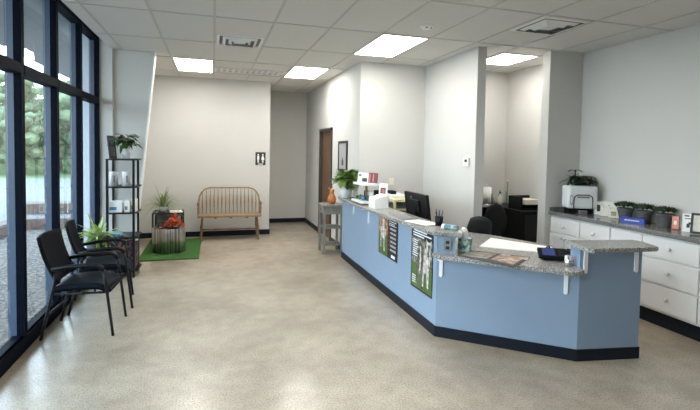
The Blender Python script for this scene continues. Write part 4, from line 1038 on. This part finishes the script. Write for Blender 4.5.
# ---------------------------------------------------------------- waiting chairs
def make_chair():
    t_ = thing('waiting_chair', 'chair', 'chair', (0, 0, 0), 'black waiting chairs by the window')
    for s in (-1, 1):
        y = s*.243
        part('front_leg', B().tube([(.585, y, 0), (.555, y, .25), (.525, y, .50), (.505, y, .60)], .013, 8), 'tube', t_)
        part('rear_leg', B().tube([(.0, y*.98, 0), (.045, y*.96, .2), (.10, y*.95, .45), (.115, y*.94, .58)], .013, 8), 'tube', t_)
        part('armrest', B().tube([(.505, y, .60), (.49, y, .632), (.455, y, .65), (.38, y, .655), (.22, y, .645), (.09, y*.96, .625)], .019, 10), 'black', t_)
        part('side_rail', B().tube([(.10, y*.93, .40), (.535, y*.97, .40)], .011, 8), 'tube', t_)
    part('cross_rail', B().tube([(.06, -.24, .22), (.06, .24, .22)], .010, 8), 'tube', t_)
    # seat : curved pad
    tt = bmesh.new(); N = 10; g_ = {}
    for i in range(N+1):
        for j in range(9):
            u = i/N; v = j/8*2-1
            x = .09+.47*u; z = .462+.018*math.sin(u*math.pi)-.035*max(0, u-.8)/.2+.004*v*v; th = .055
            for s in (0, 1): g_[i, j, s] = tt.verts.new((x, v*.235, z-(th if s else 0)))
    for i in range(N):
        for j in range(8):
            tt.faces.new((g_[i, j, 0], g_[i+1, j, 0], g_[i+1, j+1, 0], g_[i, j+1, 0])); tt.faces.new((g_[i, j, 1], g_[i, j+1, 1], g_[i+1, j+1, 1], g_[i+1, j, 1]))
    for i in range(N):
        for j in (0, 8): tt.faces.new((g_[i, j, 0], g_[i, j, 1], g_[i+1, j, 1], g_[i+1, j, 0]))
    for j in range(8):
        for i in (0, N): tt.faces.new((g_[i, j, 0], g_[i, j+1, 0], g_[i, j+1, 1], g_[i, j, 1]))
    bmesh.ops.recalc_face_normals(tt, faces=tt.faces); bmesh.ops.bevel(tt, geom=[e for e in tt.edges if e.calc_face_angle(0) > .8], offset=.018, segments=3, affect='EDGES')
    for f in tt.faces: f.smooth = True
    b = B(); b.merge(tt); part('seat', b, 'seat', t_)
    # back : curved mesh panel
    tt = bmesh.new(); g_ = {}
    for i in range(9):
        for j in range(9):
            u = i/8; v = j/8*2-1
            x = .12-.14*u-.02*math.sin(u*math.pi)-.03*(1-v*v); z = .50+.42*u-.012*v*v*u
            for s in (0, 1): g_[i, j, s] = tt.verts.new((x+(.024 if s else 0), v*(.235+.015*u), z))
    for i in range(8):
        for j in range(8):
            tt.faces.new((g_[i, j, 0], g_[i+1, j, 0], g_[i+1, j+1, 0], g_[i, j+1, 0])); tt.faces.new((g_[i, j, 1], g_[i, j+1, 1], g_[i+1, j+1, 1], g_[i+1, j, 1]))
    for i in range(8):
        for j in (0, 8): tt.faces.new((g_[i, j, 0], g_[i, j, 1], g_[i+1, j, 1], g_[i+1, j, 0]))
    for j in range(8):
        for i in (0, 8): tt.faces.new((g_[i, j, 0], g_[i, j+1, 0], g_[i, j+1, 1], g_[i, j, 1]))
    bmesh.ops.recalc_face_normals(tt, faces=tt.faces)
    for f in tt.faces: f.smooth = True
    b = B(); b.merge(tt); part('backrest', b, 'mesh', t_)
    return t_
ch = make_chair()
ch.location = (-1.435, 4.80, 0); ch.rotation_euler = (0, 0, R(-3)); ch['label'] = 'nearer black arm chair with its back to the window'
dup(ch, (-1.43, 5.42, 0), R(8), 'farther black arm chair by the window, next to the lime plant')

# lime plant on small stand beyond the chairs
t = thing('lime_plant', 'lime green strap-leaf plant in a dark pot between chairs and shelf', 'plant', (-1.32, 6.05, .42))
part('pot', B().lathe(pot_prof(.09, .12, .16), (-1.32, 6.05, .421), 24), 'dgrey', t)
random.seed(14)
strap_plant(t, (-1.32, 6.05, .60), 40, .42, .05, 'leafl', .5, 1.35, .55)
b = B()
for k in range(40):
    a = random.uniform(0, 6.28); b.leaf((-1.32+.06*math.cos(a), 6.08+.06*math.sin(a), .57+random.uniform(0, .08)), (math.cos(a), math.sin(a), random.uniform(0, .8)), .15, .03, .7, 4)
part('low_leaves', b, 'leafm', t)
t = thing('plant_stool', 'small round black stool under the lime green plant', 'stool', (-1.32, 6.05, 0))
part('stool_top', B().lathe([(.15, .395), (.155, .405), (.15, .42), (0, .42)], (-1.32, 6.05, 0), 28), 'black', t)
for k in range(3):
    a = k*2.094+.5; part('leg', B().tube([(-1.32+.10*math.cos(a), 6.08+.10*math.sin(a), .40), (-1.32+.14*math.cos(a), 6.08+.14*math.sin(a), 0)], .011), 'black', t)

# ---------------------------------------------------------------- world, camera
wd = bpy.data.worlds.new('overcast_sky'); scene.world = wd; wd.use_nodes = True; nt = wd.node_tree
bg = nt.nodes['Background']; tc = nt.nodes.new('ShaderNodeTexCoord'); sp = nt.nodes.new('ShaderNodeSeparateXYZ'); rp = nt.nodes.new('ShaderNodeValToRGB')
nt.links.new(tc.outputs['Generated'], sp.inputs[0]); nt.links.new(sp.outputs['Z'], rp.inputs['Fac']); nt.links.new(rp.outputs['Color'], bg.inputs['Color'])
rp.color_ramp.elements[0].position = 0; rp.color_ramp.elements[0].color = (.91, .955, 1, 1)
rp.color_ramp.elements[1].position = .6; rp.color_ramp.elements[1].color = (.62, .78, 1, 1)
bg.inputs['Strength'].default_value = 4.9

f = 455.7; yaw, pitch, roll = .292735, .0432182, .0182759
fw = V((math.sin(yaw)*math.cos(pitch), math.cos(yaw)*math.cos(pitch), -math.sin(pitch))); r_ = V((math.cos(yaw), -math.sin(yaw), 0)); u_ = r_.cross(fw)
r2 = r_*math.cos(roll)+u_*math.sin(roll); u2 = -r_*math.sin(roll)+u_*math.cos(roll)
cam = bpy.data.cameras.new('camera'); co = bpy.data.objects.new('camera', cam); C.objects.link(co)
co.matrix_world = Matrix(((r2.x, u2.x, -fw.x, 0), (r2.y, u2.y, -fw.y, 0), (r2.z, u2.z, -fw.z, 1.72), (0, 0, 0, 1)))
cam.sensor_fit = 'HORIZONTAL'; cam.sensor_width = 36; cam.lens = f/700*36; cam.shift_y = -(205-170.56)/700
cam.clip_start = .05; cam.clip_end = 400
scene.camera = co
vs_ = scene.view_settings
vs_.view_transform = 'Standard'; vs_.look = 'None'; vs_.gamma = 1; vs_.use_curve_mapping = False; vs_.exposure = .86
scene.cycles.max_bounces = 10; scene.cycles.transparent_max_bounces = 12; scene.cycles.diffuse_bounces = 6
